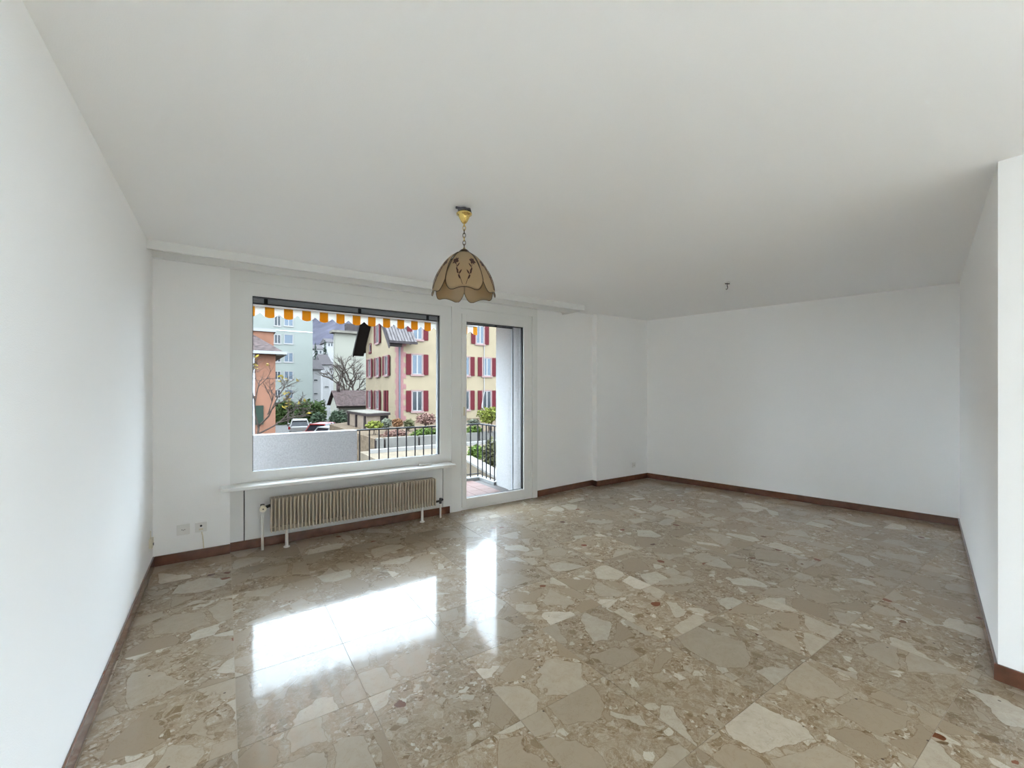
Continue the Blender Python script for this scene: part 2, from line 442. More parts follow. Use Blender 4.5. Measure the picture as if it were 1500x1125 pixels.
# baseboards (red brown wood)
def baseboard(name, p, q, label, z1=.08, t=.012, room_left=True):
    n = off(p, q, t if room_left else -t)
    poly = [(p[0], p[1]), (q[0], q[1]), (q[0]+n.x, q[1]+n.y), (p[0]+n.x, p[1]+n.y)]
    o = MB().prism(poly, .0005, z1).build(name, 'wood', bevel=.003)
    return tag(o, label, kind='structure')
baseboard('baseboard_left', (XL, LO1), (XL, YW), 'brown wooden baseboard along the left wall')
baseboard('baseboard_window', (XL+.012, YW), (PX0, YW), 'brown wooden baseboard below the wall sockets')
baseboard('baseboard_radiator', (PX0, 4.405), (2.115, 4.405), 'brown wooden baseboard behind the radiator')
baseboard('baseboard_door', A_, B_, 'brown wooden baseboard right of the balcony door')
baseboard('baseboard_pier', (B_[0]-.002, B_[1]-.012), (C_[0], C_[1]-.012), 'short brown baseboard on the wall step')
baseboard('baseboard_niche', C_, (D_[0]-.012, D_[1]), 'brown wooden baseboard below the small socket')
baseboard('baseboard_back', D_, E_, 'brown wooden baseboard along the end wall')
baseboard('baseboard_right', (E_[0]-.01, E_[1]+.0), G_, 'brown wooden baseboard along the right wall')
baseboard('baseboard_near', (G_[0], G_[1]+.012), (G_[0], NO1), 'brown wooden baseboard at the right edge')

# ------------------------------------------------------------------ window unit
YC = 4.405                                         # casing face
win = thing('window_1', (1.07, 4.43, .58), 'large fixed picture window with white frame above the radiator', kind='structure')
def ring(x0, x1, z0, z1, wx0, wx1, wz0, wz1, y0, y1):
    return MB().box(x0, x0+wx0, y0, y1, z0, z1).box(x1-wx1, x1, y0, y1, z0, z1).box(x0+wx0, x1-wx1, y0, y1, z0, z0+wz0).box(x0+wx0, x1-wx1, y0, y1, z1-wz1, z1)
GX0, GX1, GZ0, GZ1 = .197, 2.008, .666, 2.240
# outer casing of the whole unit (window side)
c = MB().box(PX0, .097, YC, YO-.3, .58, 2.45).box(.097, 2.143, YC, YO-.3, 2.35, 2.45).box(2.143, 2.262, YC, YO-.3, 0, 2.45)
c.build('casing', 'frame', win)
ring(.097, 2.143, .58, 2.35, .10, .135, .086, .11, YC+.012, YC+.07).build('window_frame', 'frame', win)
ring(GX0, GX1, GZ0, GZ1, .010, .014, .008, .012, YC+.03, YC+.062).build('gasket', 'gasket', win)
ring(GX0, GX1, GZ0, GZ1, .004, .004, .006, .004, YC+.012, YC+.03).build('glazing_bead', 'frame', win)
MB().box(GX0+.006, GX1-.006, YC+.045, YC+.051, GZ0+.005, GZ1-.006).build('pane', 'dglass', win)
tag(MB().box(-.036, 2.10, 4.205, YC+.0, .556, .584).build('window_sill', 'frame', win, bevel=.004), 'white lacquered sill board')
# apron below the sill
ap = thing('trim_1', (1.07, 4.44, 0), 'white panelling below the window sill', kind='structure')
MB().box(PX0, .134, YC, YO-.3, 0, .556).build('side_panel', 'panel', ap)
MB().box(.143, 2.030, YC, YO-.3, 0, .556).build('center_panel', 'panel', ap)
MB().box(2.036, 2.143, YC, YO-.3, 0, .556).build('side_panel', 'panel', ap)
MB().box(.134, .143, YC+.012, YO-.3, 0, .556).box(2.030, 2.036, YC+.012, YO-.3, 0, .556).build('groove', 'seam', ap)
tag(MB().box(PX0, 2.2, YO-.3, YO, -.3, .62).build('wall_apron', 'render_w'), 'outer wall below the picture window', kind='structure')

# ------------------------------------------------------------------ balcony door
door = thing('door_1', (2.8, 4.44, 0), 'glazed white balcony door beside the picture window', kind='structure')
DX0, DX1, DZ0, DZ1 = 2.332, 3.160, .126, 2.202
YD = YC + .01
MB().box(3.29, PX1, YC, YO-.3, 0, 2.45).box(2.262, 3.29, YC, YO-.3, 2.345, 2.45).build('casing', 'frame', door)
ring(2.262, 3.29, .0, 2.345, .012, .050, .03, .06, YD+.004, YD+.06).build('door_frame', 'frame', door)
sash = ring(2.274, 3.238, .034, 2.283, DX0-2.274, 3.238-DX1, DZ0-.034, 2.283-DZ1, YD-.006, YD+.055).build('sash', 'frame', door, bevel=.003)
ring(DX0, DX1, DZ0, DZ1, .008, .016, .010, .012, YD+.02, YD+.05).build('gasket', 'gasket', sash)
ring(DX0, DX1, DZ0, DZ1, .003, .003, .007, .004, YD-.004, YD+.02).build('glazing_bead', 'frame', sash)
MB().box(DX0+.005, DX1-.006, YD+.033, YD+.039, DZ0+.005, DZ1-.006).build('pane', 'dglass', sash)
hb = MB().box(2.292, 2.312, YD-.012, YD-.006, 1.10, 1.20).box(2.296, 2.308, YD-.020, YD-.012, 1.13, 1.17)
tag(hb.build('handle_plate', 'cream', door, bevel=.002), 'small pale handle plate')
for z in (.16, .30): MB().tube([(3.246, YD-.006, z), (3.246, YD-.006, z+.06)], .006, 8).build('hinge', 'white', door)
tag(MB().box(2.2, 3.37, YC+.05, YO, -.3, -.002).build('trim_2', 'kerbw'), 'balcony door threshold', kind='structure')

# ------------------------------------------------------------------ curtain pelmet under the ceiling
pel = thing('trim_3', (1.7, 4.2, 2.42), 'white curtain pelmet running under the ceiling above the window', kind='structure')
YP = 4.06; ZP = 2.432
MB().box(XL, 3.88, YP, YP+.028, ZP, H).build('front_board', 'frame', pel)
MB().box(3.84, 3.88, YP+.028, 4.47, ZP, H).build('end_board', 'frame', pel)
MB().box(XL, 3.84, 4.12, 4.16, 2.475, H).box(XL, 3.84, 4.21, 4.25, 2.475, H).build('curtain_track', 'white', pel)
MB().box(XL, PX0, 4.335, YW, 2.44, H).box(PX0, 3.84, 4.335, 4.39, 2.44, H).build('back_batten', 'frame', pel)

# ------------------------------------------------------------------ radiator
RX0, RX1, RZ0, RZ1, RYF, RYB = .328, 1.862, .165, .452, 4.205, 4.315
rad = thing('radiator', ((RX0+RX1)/2, 4.26, 0), 'beige ribbed radiator with many thin upright fins below the window sill', 'radiator')
NF = 52
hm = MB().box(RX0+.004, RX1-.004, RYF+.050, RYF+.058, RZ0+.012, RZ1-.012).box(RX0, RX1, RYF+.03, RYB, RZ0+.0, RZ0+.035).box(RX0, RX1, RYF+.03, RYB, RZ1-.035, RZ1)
hm.build('water_body', 'radshade', rad)
fin0 = None
for k in range(NF):
    x = RX0 + (RX1-RX0-.008)*k/(NF-1)
    if fin0 is None:
        fin0 = MB().box(x, x+.0085, RYF, RYB, RZ0, RZ1).build('fin', 'rad', rad, origin=(x, RYF, RZ0), bevel=.002)
    else: copy_part(fin0, rad, (x - WL[rad.name].x, RYF - WL[rad.name].y, RZ0))
for x in (.455, 1.73):
    MB().tube([(x, 4.265, 0.0), (x, 4.265, RZ0+.02)], .013, 10).lathe([(.026, 0), (.026, .008), (.014, .012)], (x, 4.265, 0), 12).build('foot', 'white', rad)
MB().tube([(RX1, 4.26, .40), (RX1+.02, 4.26, .40)], .010, 8).build('vent_plug', 'dark', rad)
# supply pipe with thermostat valve (left) and return pipe with lockshield (right)
MB().tube([(.270, 4.30, 0), (.270, 4.30, .355)], .011, 10).build('supply_pipe', 'white', rad, smooth=True)
vb = MB().tube([(.270, 4.262, .375), (RX0+.01, 4.262, .392)], .013, 10).tube([(.270, 4.30, .35), (.270, 4.30, .40)], .017, 10).build('valve_body', 'dark', rad, smooth=True)
kn = MB()
for a, b, r in ((4.265, 4.235, .024), (4.235, 4.205, .027)): kn.tube([(.270, a, .378), (.270, b, .378)], r, 20)
kn = kn.build('valve_knob', 'cream', rad, smooth=False, bevel=.003)
MB().tube([(.270, 4.206, .378), (.270, 4.2035, .378)], .006, 10).build('knob_dot', 'dark', kn)
MB().tube([(1.955, 4.30, 0), (1.955, 4.30, .175)], .010, 10).build('return_pipe', 'white', rad, smooth=True)
MB().tube([(1.955, 4.30, .155), (1.955, 4.30, .215)], .014, 10).tube([(1.955, 4.30, .185), (RX1-.005, 4.28, .185)], .011, 10).tube([(1.955, 4.30, .185), (1.985, 4.30, .198)], .012, 10).build('lockshield_valve', 'dark', rad)

# ------------------------------------------------------------------ sockets, small fittings
def socket(name, x, z, y, w, h, label, holes=True, knob=False):
    t = thing(name, (x, y, z), label, 'wall socket')
    MB().box(x-w/2, x+w/2, y-.010, y, z-h/2, z+h/2).build('cover_plate', 'white', t, bevel=.003)
    if holes:
        MB().lathe([(.021, 0), (.021, .002)], (0,0,0), 20)
        ins = MB()
        ins.tube([(x, y-.0102, z), (x, y-.0122, z)], .022, 20).build('insert', 'white', t)
        for dx, dz in ((-.0095, 0), (0, -.004), (.0095, 0)):
            MB().tube([(x+dx, y-.0122, z+dz), (x+dx, y-.0128, z+dz)], .0032, 8).build('pin_hole', 'gasket', t)
    if knob:
        MB().tube([(x, y-.010, z+.012), (x, y-.020, z+.012)], .008, 12).build('jack', 'dark', t)
        MB().box(x-.014, x+.014, y-.016, y-.010, z-.022, z-.010).build('label_strip', 'cream', t)
    return t
socket('power_socket', -.282, .262, YW, .086, .086, 'white square three-pin wall socket nearest the left corner')
socket('antenna_socket', -.165, .262, YW, .080, .080, 'white antenna wall socket with a thin cable below it', False, True)
cb = MB().tube([(-.160, YW-.006, .222), (-.156, YW-.006, .19), (-.150, YW-.006, .13), (-.148, YW-.006, .081)], .004, 6)
tag(cb.build('wall_cable', 'cream'), 'thin pale cable running from the antenna socket to the baseboard', 'cable')
# telephone socket on the left wall near the corner
ps = thing('telephone_socket', (XL, 4.20, .24), 'small telephone socket on the left wall by the corner', 'wall socket')
MB().box(XL, XL+.022, 4.165, 4.235, .205, .275).build('housing', 'cream', ps, bevel=.004)
MB().box(XL+.022, XL+.026, 4.19, 4.21, .222, .238).build('jack', 'dark', ps)
MB().tube([(XL+.008, 4.2, .275), (XL+.007, 4.205, .33)], .0035, 6).build('lead', 'cream', ps)
socket('power_socket', 5.25, .235, 4.413, .075, .075, 'small white wall socket near the far corner of the room', True)
# handle left on the sill
hd = MB().tube([(1.72, 4.30, .597), (1.85, 4.30, .597)], .010, 10).tube([(1.725, 4.30, .597), (1.725, 4.345, .597)], .011, 10)
tag(hd.build('window_handle', 'white', smooth=True), 'loose white window handle lying on the sill', 'handle')
tag(MB().tube([(2.005, YC, .528), (2.005, YC-.012, .528)], .008, 10).tube([(2.005, YC-.012, .528), (2.005, YC-.016, .528)], .011, 10).build('screw_cap', 'dark'), 'small dark screw cap under the right end of the sill', 'screw cap')

# bare ceiling lamp point
hk = thing('ceiling_hook', (4.244, 2.369, 2.42), 'small bare lamp hook with wire hanging from the ceiling', 'hook')
MB().lathe([(.030, 0), (.030, .006), (.022, .010)], (4.244, 2.369, 2.490), 16).build('rose', 'white', hk)
MB().tube([(4.215, 2.372, 2.478), (4.250, 2.366, 2.481), (4.275, 2.362, 2.484)], .005, 6).build('terminal_block', 'dark', hk)
MB().tube([(4.244, 2.369, 2.49), (4.246, 2.369, 2.462), (4.252, 2.368, 2.445), (4.248, 2.369, 2.428), (4.236, 2.371, 2.422), (4.230, 2.372, 2.430)], .004, 6).build('hook_wire', 'dark', hk)

# ------------------------------------------------------------------ pendant lamp
LX, LY = 1.196, 2.289
lamp = thing('pendant_lamp', (LX, LY, 1.96), 'pendant lamp with a tulip shade of amber glass petals printed with brown flowers', 'lamp')
MB().lathe([(.012, 0), (.030, .004), (.034, .012), (.030, .022), (.012, .026)], (LX-.006, LY, 2.468), 20).tube([(LX-.05, LY+.01, 2.492), (LX-.02, LY-.02, 2.480), (LX+.02, LY-.03, 2.484), (LX+.05, LY+.01, 2.478)], .008, 8).tube([(LX, LY, 2.47), (LX, LY, 2.5)], .012, 10).build('ceiling_connector', 'chrome', lamp, smooth=True)
MB().lathe([(.006, 0), (.012, .004), (.020, .014), (.031, .036), (.036, .050), (.046, .054), (.047, .060), (.040, .066), (.010, .068)], (LX, LY, 2.402), 28).build('canopy', 'brass', lamp, smooth=True)
MB().tube([(LX, LY, 2.385), (LX, LY, 2.405)], .005, 8).build('stem', 'brass', lamp)
zc = 2.376
for k in range(7):
    u = (1, 0, 0) if k % 2 == 0 else (0, 1, 0)
    if k % 2 == 0: u = (.83, -.56, 0)
    else: u = (.56, .83, 0)
    MB().torus((LX, LY, zc), u, (0, 0, 1), .0085, .0145, .0024, 14, 5).build('chain_link', 'bronze' if k % 3 else 'brass', lamp, smooth=True)
    zc -= .0222
RIM, ZT, ZB = .188, 2.226, 1.958
def prof(v):                                       # v 0 top .. 1 rim
    a = v*math.pi/2
    r = .020 + (RIM-.020)*math.sin(a*.98)**.92
    z = ZT - (ZT-ZB)*(1-math.cos(a))**.78
    return r, z
def petal_pt(phi, u, v, dr):
    r, z = prof(min(v, 1.12) if v <= 1 else 1); 
    if v > 1: z -= (v-1)*(ZT-ZB)*.9
    w = .80 + .20*min(1, v*1.5)
    a = phi + u*math.radians(36)*w
    return Vector((LX + (r+dr)*math.cos(a), LY + (r+dr)*math.sin(a), z))
def edge_v(u):                                     # scalloped lower edge: two lobes per petal, round outer corners
    return 1.0 - .04*math.cos(u*math.pi)*(1 if abs(u) < .5 else 0) - .34*max(0, abs(u)-.62)**2/.1444*.55 - .02
phi0 = math.atan2(-LY, -LX)                        # one petal faces the photographer
for k in range(5):
    phi = phi0 + k*math.pi*.4; dr = .0045 if k % 2 == 0 else 0.0
    NU, NV = 20, 16
    mb = MB(); vs = []; fs = []
    for i in range(NV+1):
        for j in range(NU+1):
            u = -1 + 2*j/NU; v = .03 + (edge_v(u)-.03)*i/NV
            vs.append(petal_pt(phi, u, v, dr))
    for i in range(NV):
        for j in range(NU):
            a = i*(NU+1)+j; fs.append((a, a+1, a+NU+2, a+NU+1))
    pt = mb.add(vs, fs).build('petal', 'amber', lamp, smooth=True)
    so = pt.modifiers.new('thick', 'SOLIDIFY'); so.thickness = .0025
    # dark edging round the petal
    out = [petal_pt(phi, -1, .03 + (edge_v(-1)-.03)*i/10, dr) for i in range(10)]
    out += [petal_pt(phi, -1+2*j/24, edge_v(-1+2*j/24), dr) for j in range(25)]
    out += [petal_pt(phi, 1, .03 + (edge_v(1)-.03)*i/10, dr) for i in range(9, -1, -1)]
    MB().tube(out, .0022, 6).build('edging', 'bronze', pt, smooth=True)
    # printed flower sprays, two stems in a V
    dm = MB()
    P = lambda u, v: petal_pt(phi, u, v, dr + .0022)
    def leafp(u, v, du, dv, w):
        n = math.hypot(du, dv); px, py = -dv/n*w, du/n*w
        q = [(0, 0, 0), (.3, 1, 0), (.7, .8, 0), (1, 0, 0), (.7, -.8, 0), (.3, -1, 0)]
        pts = [P(u+du*a+px*b*1.6, v+dv*a+py*b) for a, b, _ in q]
        dm.add(pts, [tuple(range(6))])
    for s in (-1, 1):
        st = [(s*(.08+.52*t**1.1), .90-.46*t) for t in [i/10 for i in range(11)]]
        dm.tube([P(u, v) for u, v in st], .0015, 5)
        fu, fv = st[-1]
        for a in range(6):
            q = a*math.pi/3+.3
            leafp(fu, fv, .24*math.cos(q), .085*math.sin(q), .036)
        for t, d in ((2, 1), (4, -1), (5, 1), (7, -1)):
            u, v = st[t]; leafp(u, v, s*.15*d, -.08, .022)
        bu, bv = st[6]; leafp(bu, bv, -s*.06, .09, .03)
    dm.build('flower_print', 'decal', pt)
MB().lathe([(.006, .020), (.020, .016), (.032, .004), (.036, -.006), (.030, -.010), (.006, -.010)], (LX, LY, ZT+.002), 24).build('cap', 'bronze', lamp, smooth=True)
MB().lathe([(.010, 0), (.018, .004), (.018, .06), (.010, .064)], (LX, LY, 2.13), 16).build('lamp_holder', 'white', lamp, smooth=True)

# ================================================================== BALCONY
BY, BX = 5.80, 3.33                                # front line and right side of the balcony
slab_ = tag(MB().box(-4.8, BX+.12, YO, BY+.16, -.30, -.012).build('balcony_floor', 'grout', origin=(0, 0, 0)), 'terracotta tiled balcony floor outside the door', kind='structure')
tp = .20; t0 = None
for i in range(0, 8):
    for j in range(0, 5):
        x = 1.76 + i*tp; y = YO + .005 + j*tp
        if x + tp > BX + .03 or y + tp > BY + .01: continue
        if t0 is None: t0 = MB().box(x+.002, x+tp-.002, y+.002, y+tp-.002, -.02, 0).build('balcony_tile', 'terracotta', slab_, origin=(x, y, 0))
        else: copy_part(t0, slab_, (x, y, 0))
tag(MB().box(-4.8, 1.76, YO, BY, -.012, -.001).build('balcony_screed', 'terracotta', slab_), 'terracotta tiles behind the parapet', kind='stuff')
tag(MB().box(1.446, BX+.06, BY, BY+.14, -.012, .035).box(BX-.04, BX+.06, 5.36, BY, -.012, .035).build('balcony_kerb', 'kerbw'), 'pale stone kerb under the balcony railing', kind='structure')
tag(MB().box(-4.8, 1.446, BY, BY+.14, -.30, .868).build('balcony_parapet', 'render_w', bevel=.006), 'white roughcast balcony parapet left of the railing', kind='structure')
tag(MB().box(BX, BX+.22, YO-.02, 5.36, -.30, 2.65).build('wall_balcony', 'render_w'), 'white roughcast side wall of the balcony', kind='structure')
tag(MB().box(3.165, 3.37, YC+.06, YO, -.3, 2.65).build('wall_reveal', 'render_w'), 'white roughcast reveal right of the balcony door', kind='structure')
tag(MB().box(-4.8, 4.6, YO-.3, YO+.35, 2.77, 3.0).build('balcony_soffit', 'render_w'), 'projecting slab above the awning', kind='structure')
rl = thing('balcony_railing', (2.4, BY+.07, .035), 'black iron balcony railing with upright bars beside the white parapet', 'railing')
RYc = BY + .07
bar0 = None
def rbar(x, y):
    global bar0
    if bar0 is None: bar0 = MB().box(x-.007, x+.007, y-.007, y+.007, .0355, .850).build('bar', 'iron', rl, origin=(x, y, .0355))
    else: copy_part(bar0, rl, (x-WL[rl.name].x, y-WL[rl.name].y, .0005))
k = 1.495
while k < BX+.05: rbar(k, RYc); k += .1295
for y in (5.42, 5.54, 5.66, 5.78): rbar(BX+.01, y)
MB().box(1.447, BX+.035, RYc-.020, RYc+.020, .850, .868).box(BX-.010, BX+.030, 5.36, RYc, .850, .868).build('top_rail', 'iron', rl)
MB().box(1.447, BX+.035, RYc-.008, RYc+.008, .075, .087).build('bottom_rail', 'iron', rl)

# roller shutter edge and guide rails
sh = thing('roller_shutter', (1.6, 4.60, 2.20), 'grey metal roller shutter drawn up above the window and door', 'shutter')
for k in range(4):
    MB().box(.12, 3.09, 4.575, 4.585, 2.202+k*.027, 2.2285+k*.027).build('slat', 'alu', sh, bevel=.003)
MB().box(.12, 3.09, 4.572, 4.590, 2.192, 2.2015).build('end_bar', 'alud', sh)
MB().box(.05, 3.15, 4.56, 4.75, 2.31, 2.45).build('shutter_box', 'alud', sh)
for x in (.30, 1.15, 1.905, 2.82): MB().box(x, x+.03, 4.569, 4.5745, 2.2, 2.30).build('stop', 'alud', sh)
MB().box(3.09, 3.110, 4.575, 4.60, 0.0, 2.31).build('guide_rail', 'alu', sh)
MB().box(2.036, 2.070, 4.565, 4.60, .62, 2.31).build('guide_rail', 'barw', sh)

# awning with scalloped striped valance
AWY = 6.0; PER = .2066; AX0, AX1 = -4.4, 3.37  # left length runs on out of view, added to shade the balcony side wall
aw = thing('awning', (.8, AWY, 2.28), 'yellow and white striped awning with scalloped valance above the balcony', 'awning')
M['stripe'] = stripes('yellow_white_awning_cloth', (.70, .69, .65), (.52, .26, .008), PER, .8 - .402)
def scallop(x):
    ph = ((x - (.402 - PER*.25)) / PER) % 1.0      # cusps in the white stripes
    return 2.280 + .058*(abs(ph-.5)*2)**2.0 
vs = []; fs = []; n = int((AX1-AX0)/PER*16)
for i in range(n+1):
    x = AX0 + (AX1-AX0)*i/n
    zb = scallop(x - PER*.0)
    vs += [(x, AWY-.001, 2.412), (x, AWY-.001, zb), (x, AWY+.001, 2.412), (x, AWY+.001, zb)]
for i in range(n):
    a = i*4; b = a+4
    fs += [(a, b, b+1, a+1), (a+2, a+3, b+3, b+2), (a+1, b+1, b+3, a+3), (a, a+2, b+2, b)]
MB().add(vs, fs).build('valance', 'stripe', aw, origin=(.8, AWY, 2.28))
MB().box(AX0, AX1, AWY-.012, AWY+.05, 2.412, 2.448).build('front_bar', 'barw', aw)
MB().box(AX0, AX1, YO, YO+.14, 2.62, 2.76).build('cassette', 'alu', aw)
MB().extr([(AX0, YO+.12, 2.70), (AX0, AWY+.03, 2.452), (AX0, AWY+.03, 2.450), (AX0, YO+.12, 2.698)], (AX1-AX0, 0, 0)).build('awning_cloth', 'stripe', aw, origin=(.8, AWY, 2.28))
for x in (-3.9, 3.1): MB().extr([(x, YO, 2.66), (x, YO, 2.62), (x, AWY, 2.412), (x, AWY, 2.446)], (.04, 0, 0)).build('arm', 'alud', aw)

# ================================================================== OUTSIDE
M['asphalt'] = mat('grey_asphalt', (0.047, 0.043, 0.040), .9, var=.2, var_scale=3, spec=.06)
M['paving'] = mat('beige_concrete_paving', (0.089, 0.070, 0.050), .9, var=.14, var_scale=1.5, spec=.06)
M['soil'] = mat('garden_soil_and_litter', (0.065, 0.046, 0.030), .95, var=.35, var_scale=4, spec=.06)
M['conc'] = mat('grey_garden_concrete', (0.077, 0.070, 0.062), .9, var=.12, var_scale=3, spec=.06)
M['yellow'] = mat('pale_yellow_plaster', (0.140, 0.110, 0.073), .9, var=.08, var_scale=1.2, spec=.06)
M['pink'] = mat('pink_sandstone', (0.131, 0.065, 0.062), .85, var=.10, var_scale=3, spec=.06)
M['pinkl'] = mat('pale_pink_stone', (0.137, 0.088, 0.082), .85, spec=.06)
M['shutred'] = mat('dark_red_shutter_paint', (0.050, 0.007, 0.009), .55, spec=.06)
M['sash'] = mat('white_window_paint', (0.154, 0.142, 0.135), .5, spec=.06)
M['paned'] = mat('dark_reflecting_pane', (0.018, 0.020, 0.022), .12, spec=.15)
M['paneb'] = mat('blue_reflecting_pane', (0.050, 0.061, 0.075), .2, spec=.15)
M['soffit'] = mat('dark_brown_soffit', (0.007, 0.005, 0.004), .7, spec=.06)
M['rtile'] = mat('grey_roof_tile', (0.065, 0.056, 0.055), .8, var=.3, var_scale=4, spec=.06)
M['rtiled'] = mat('dark_grey_roof', (0.027, 0.022, 0.022), .8, var=.3, var_scale=4, spec=.06)
M['rbrown'] = mat('weathered_brown_tile', (0.033, 0.022, 0.020), .85, var=.75, var_scale=5, bump=.6, bump_scale=9, spec=.06)
M['salmon'] = mat('salmon_plaster', (0.124, 0.059, 0.038), .92, var=.10, var_scale=2, spec=.06)
M['sage'] = mat('pale_green_grey_plaster', (0.110, 0.113, 0.101), .92, var=.04, var_scale=.6, spec=.06)
M['creamw'] = mat('pale_cream_plaster', (0.127, 0.119, 0.098), .92, var=.04, var_scale=.6, spec=.06)
M['whitew'] = mat('white_plaster', (0.149, 0.140, 0.135), .92, spec=.06)
M['snow'] = mat('snow_cover', (0.165, 0.153, 0.154), .9, var=.2, var_scale=.5, spec=.06)
M['hill'] = mat('wooded_hill', (0.025, 0.023, 0.031), 1.0, var=.55, var_scale=.06, spec=.06)
M['shedw'] = mat('beige_shed_board', (0.107, 0.080, 0.060), .85, var=.1, var_scale=3, spec=.06)
M['shedd'] = mat('dark_shed_timber', (0.018, 0.013, 0.012), .8, spec=.06)
M['roofg'] = mat('mossy_flat_roof', (0.080, 0.070, 0.058), .9, var=.3, var_scale=2, spec=.06)
M['bark'] = mat('grey_bark', (0.030, 0.022, 0.018), .9, var=.3, var_scale=10, spec=.06)
M['carw'] = mat('silver_white_car_paint', (0.143, 0.132, 0.124), .3, coat=.08, spec=.1)
M['carr'] = mat('red_car_paint', (0.119, 0.009, 0.007), .3, coat=.08, spec=.1)
M['cars'] = mat('silver_car_paint', (0.119, 0.110, 0.104), .3, coat=.08, spec=.1)
M['carg'] = mat('dark_car_glass', (0.009, 0.009, 0.011), .12, spec=.15)
M['tyre'] = mat('black_tyre', (0.005, 0.005, 0.004), .8, spec=.06)
M['tail'] = mat('red_tail_lamp', (0.124, 0.005, 0.005), .3, spec=.06)
M['plate'] = mat('white_number_plate', (0.165, 0.147, 0.129), .5, spec=.06)
M['gshut'] = mat('dark_green_shutter_paint', (0.013, 0.020, 0.014), .6, spec=.06)
def leafmat(name, c): M[name] = mat(name, c, .7, spec=.06, var=.45, var_scale=9)
leafmat('laurel', (0.018, 0.028, 0.007)); leafmat('laurel_grey', (0.033, 0.045, 0.026)); leafmat('leaf_lime', (0.074, 0.078, 0.014))
leafmat('leaf_grey', (0.077, 0.078, 0.055)); leafmat('leaf_rust', (0.096, 0.046, 0.022)); leafmat('leaf_olive', (0.050, 0.048, 0.022))
leafmat('leaf_pink', (0.107, 0.059, 0.047)); leafmat('leaf_green', (0.045, 0.065, 0.014)); leafmat('leaf_yellow', (0.124, 0.088, 0.014)); leafmat('pine', (0.009, 0.014, 0.009))

M['kerbg'] = mat('pale_garden_stone', (.125, .115, .105), .9, spec=.06)
M['reflector'] = mat('pale_bounce_reflector', (.48, .45, .41), .9, var=.06, var_scale=2)  # added slab out of view, pale to bounce sky light into the room
tag(MB().box(-11, XL-.2, -12, 1.0, -.30, -.08).box(G_[0]+.2, 12, -12, .1, -.30, -.08).build('bounce_reflector', 'reflector'), 'added unseen pale terrace outside the openings behind the camera', kind='structure')
GZ, CZ, TZ = -2.9, -1.5, -.95                      # street, courtyard and garden levels
tag(MB().box(-160, 200, -120, 420, GZ-.5, GZ).build('ground_street', 'asphalt'), 'grey asphalt ground and parking area', kind='structure')
tag(MB().prism([(5.2, 6.6), (40, 6.6), (40, 20.5), (5.2, 20.5)], GZ, CZ).build('ground_courtyard', 'paving'), 'beige paved courtyard below the balcony', kind='structure')
tag(MB().prism([(5.9, 20.5), (40, 20.5), (40, 44), (12, 44), (9.0, 34), (5.9, 31)], GZ, TZ).build('ground_garden', 'soil'), 'raised garden bed in front of the yellow house', kind='structure')

# ---- retaining wall of concrete blocks along the garden
gw = thing('garden_wall', (12, 20.4, CZ), 'low grey concrete block wall along the garden beyond the railing', 'wall')
edges = [5.9] + [on_y(x, 645, 20.4).x for x in (562, 612)]
step = edges[2]-edges[1]
while edges[-1] < 24: edges.append(edges[-1]+step)
for a, b in zip(edges[:-1], edges[1:]):
    MB().box(a+.05, b-.05, 20.2, 20.49, CZ+.02, TZ+.04).build('block', 'conc', gw, bevel=.01)
MB().box(edges[0], edges[-1], 20.32, 20.45, CZ, TZ-.05).build('core', 'shedd', gw)
tag(MB().box(5.5, 24, 19.6, 19.9, CZ, CZ+.16).build('garden_kerb', 'kerbg'), 'long white kerb in front of the grey garden wall', 'kerb')
# oblique planter wall seen through the door
pa, pb = on_z(676, 668, -.95), on_z(760, 716, -.95)
dv = (pb-pa).normalized(); nv = Vector((-dv.y, dv.x, 0))
pw = thing('planter_wall', ((pa.x+pb.x)/2, (pa.y+pb.y)/2, CZ), 'beige planter wall with pale coping below the balcony railing', 'wall')
MB().prism([(pa.x, pa.y), (pb.x, pb.y), (pb.x+nv.x*.25, pb.y+nv.y*.25), (pa.x+nv.x*.25, pa.y+nv.y*.25)], CZ-.6, -1.02).build('wall_body', 'paving', pw)
q0 = pa - nv*.05; q1 = pb - nv*.05
MB().prism([(q0.x, q0.y), (q1.x, q1.y), (q1.x+nv.x*.40, q1.y+nv.y*.40), (q0.x+nv.x*.40, q0.y+nv.y*.40)], -1.02, -.95).build('coping', 'kerbg', pw)
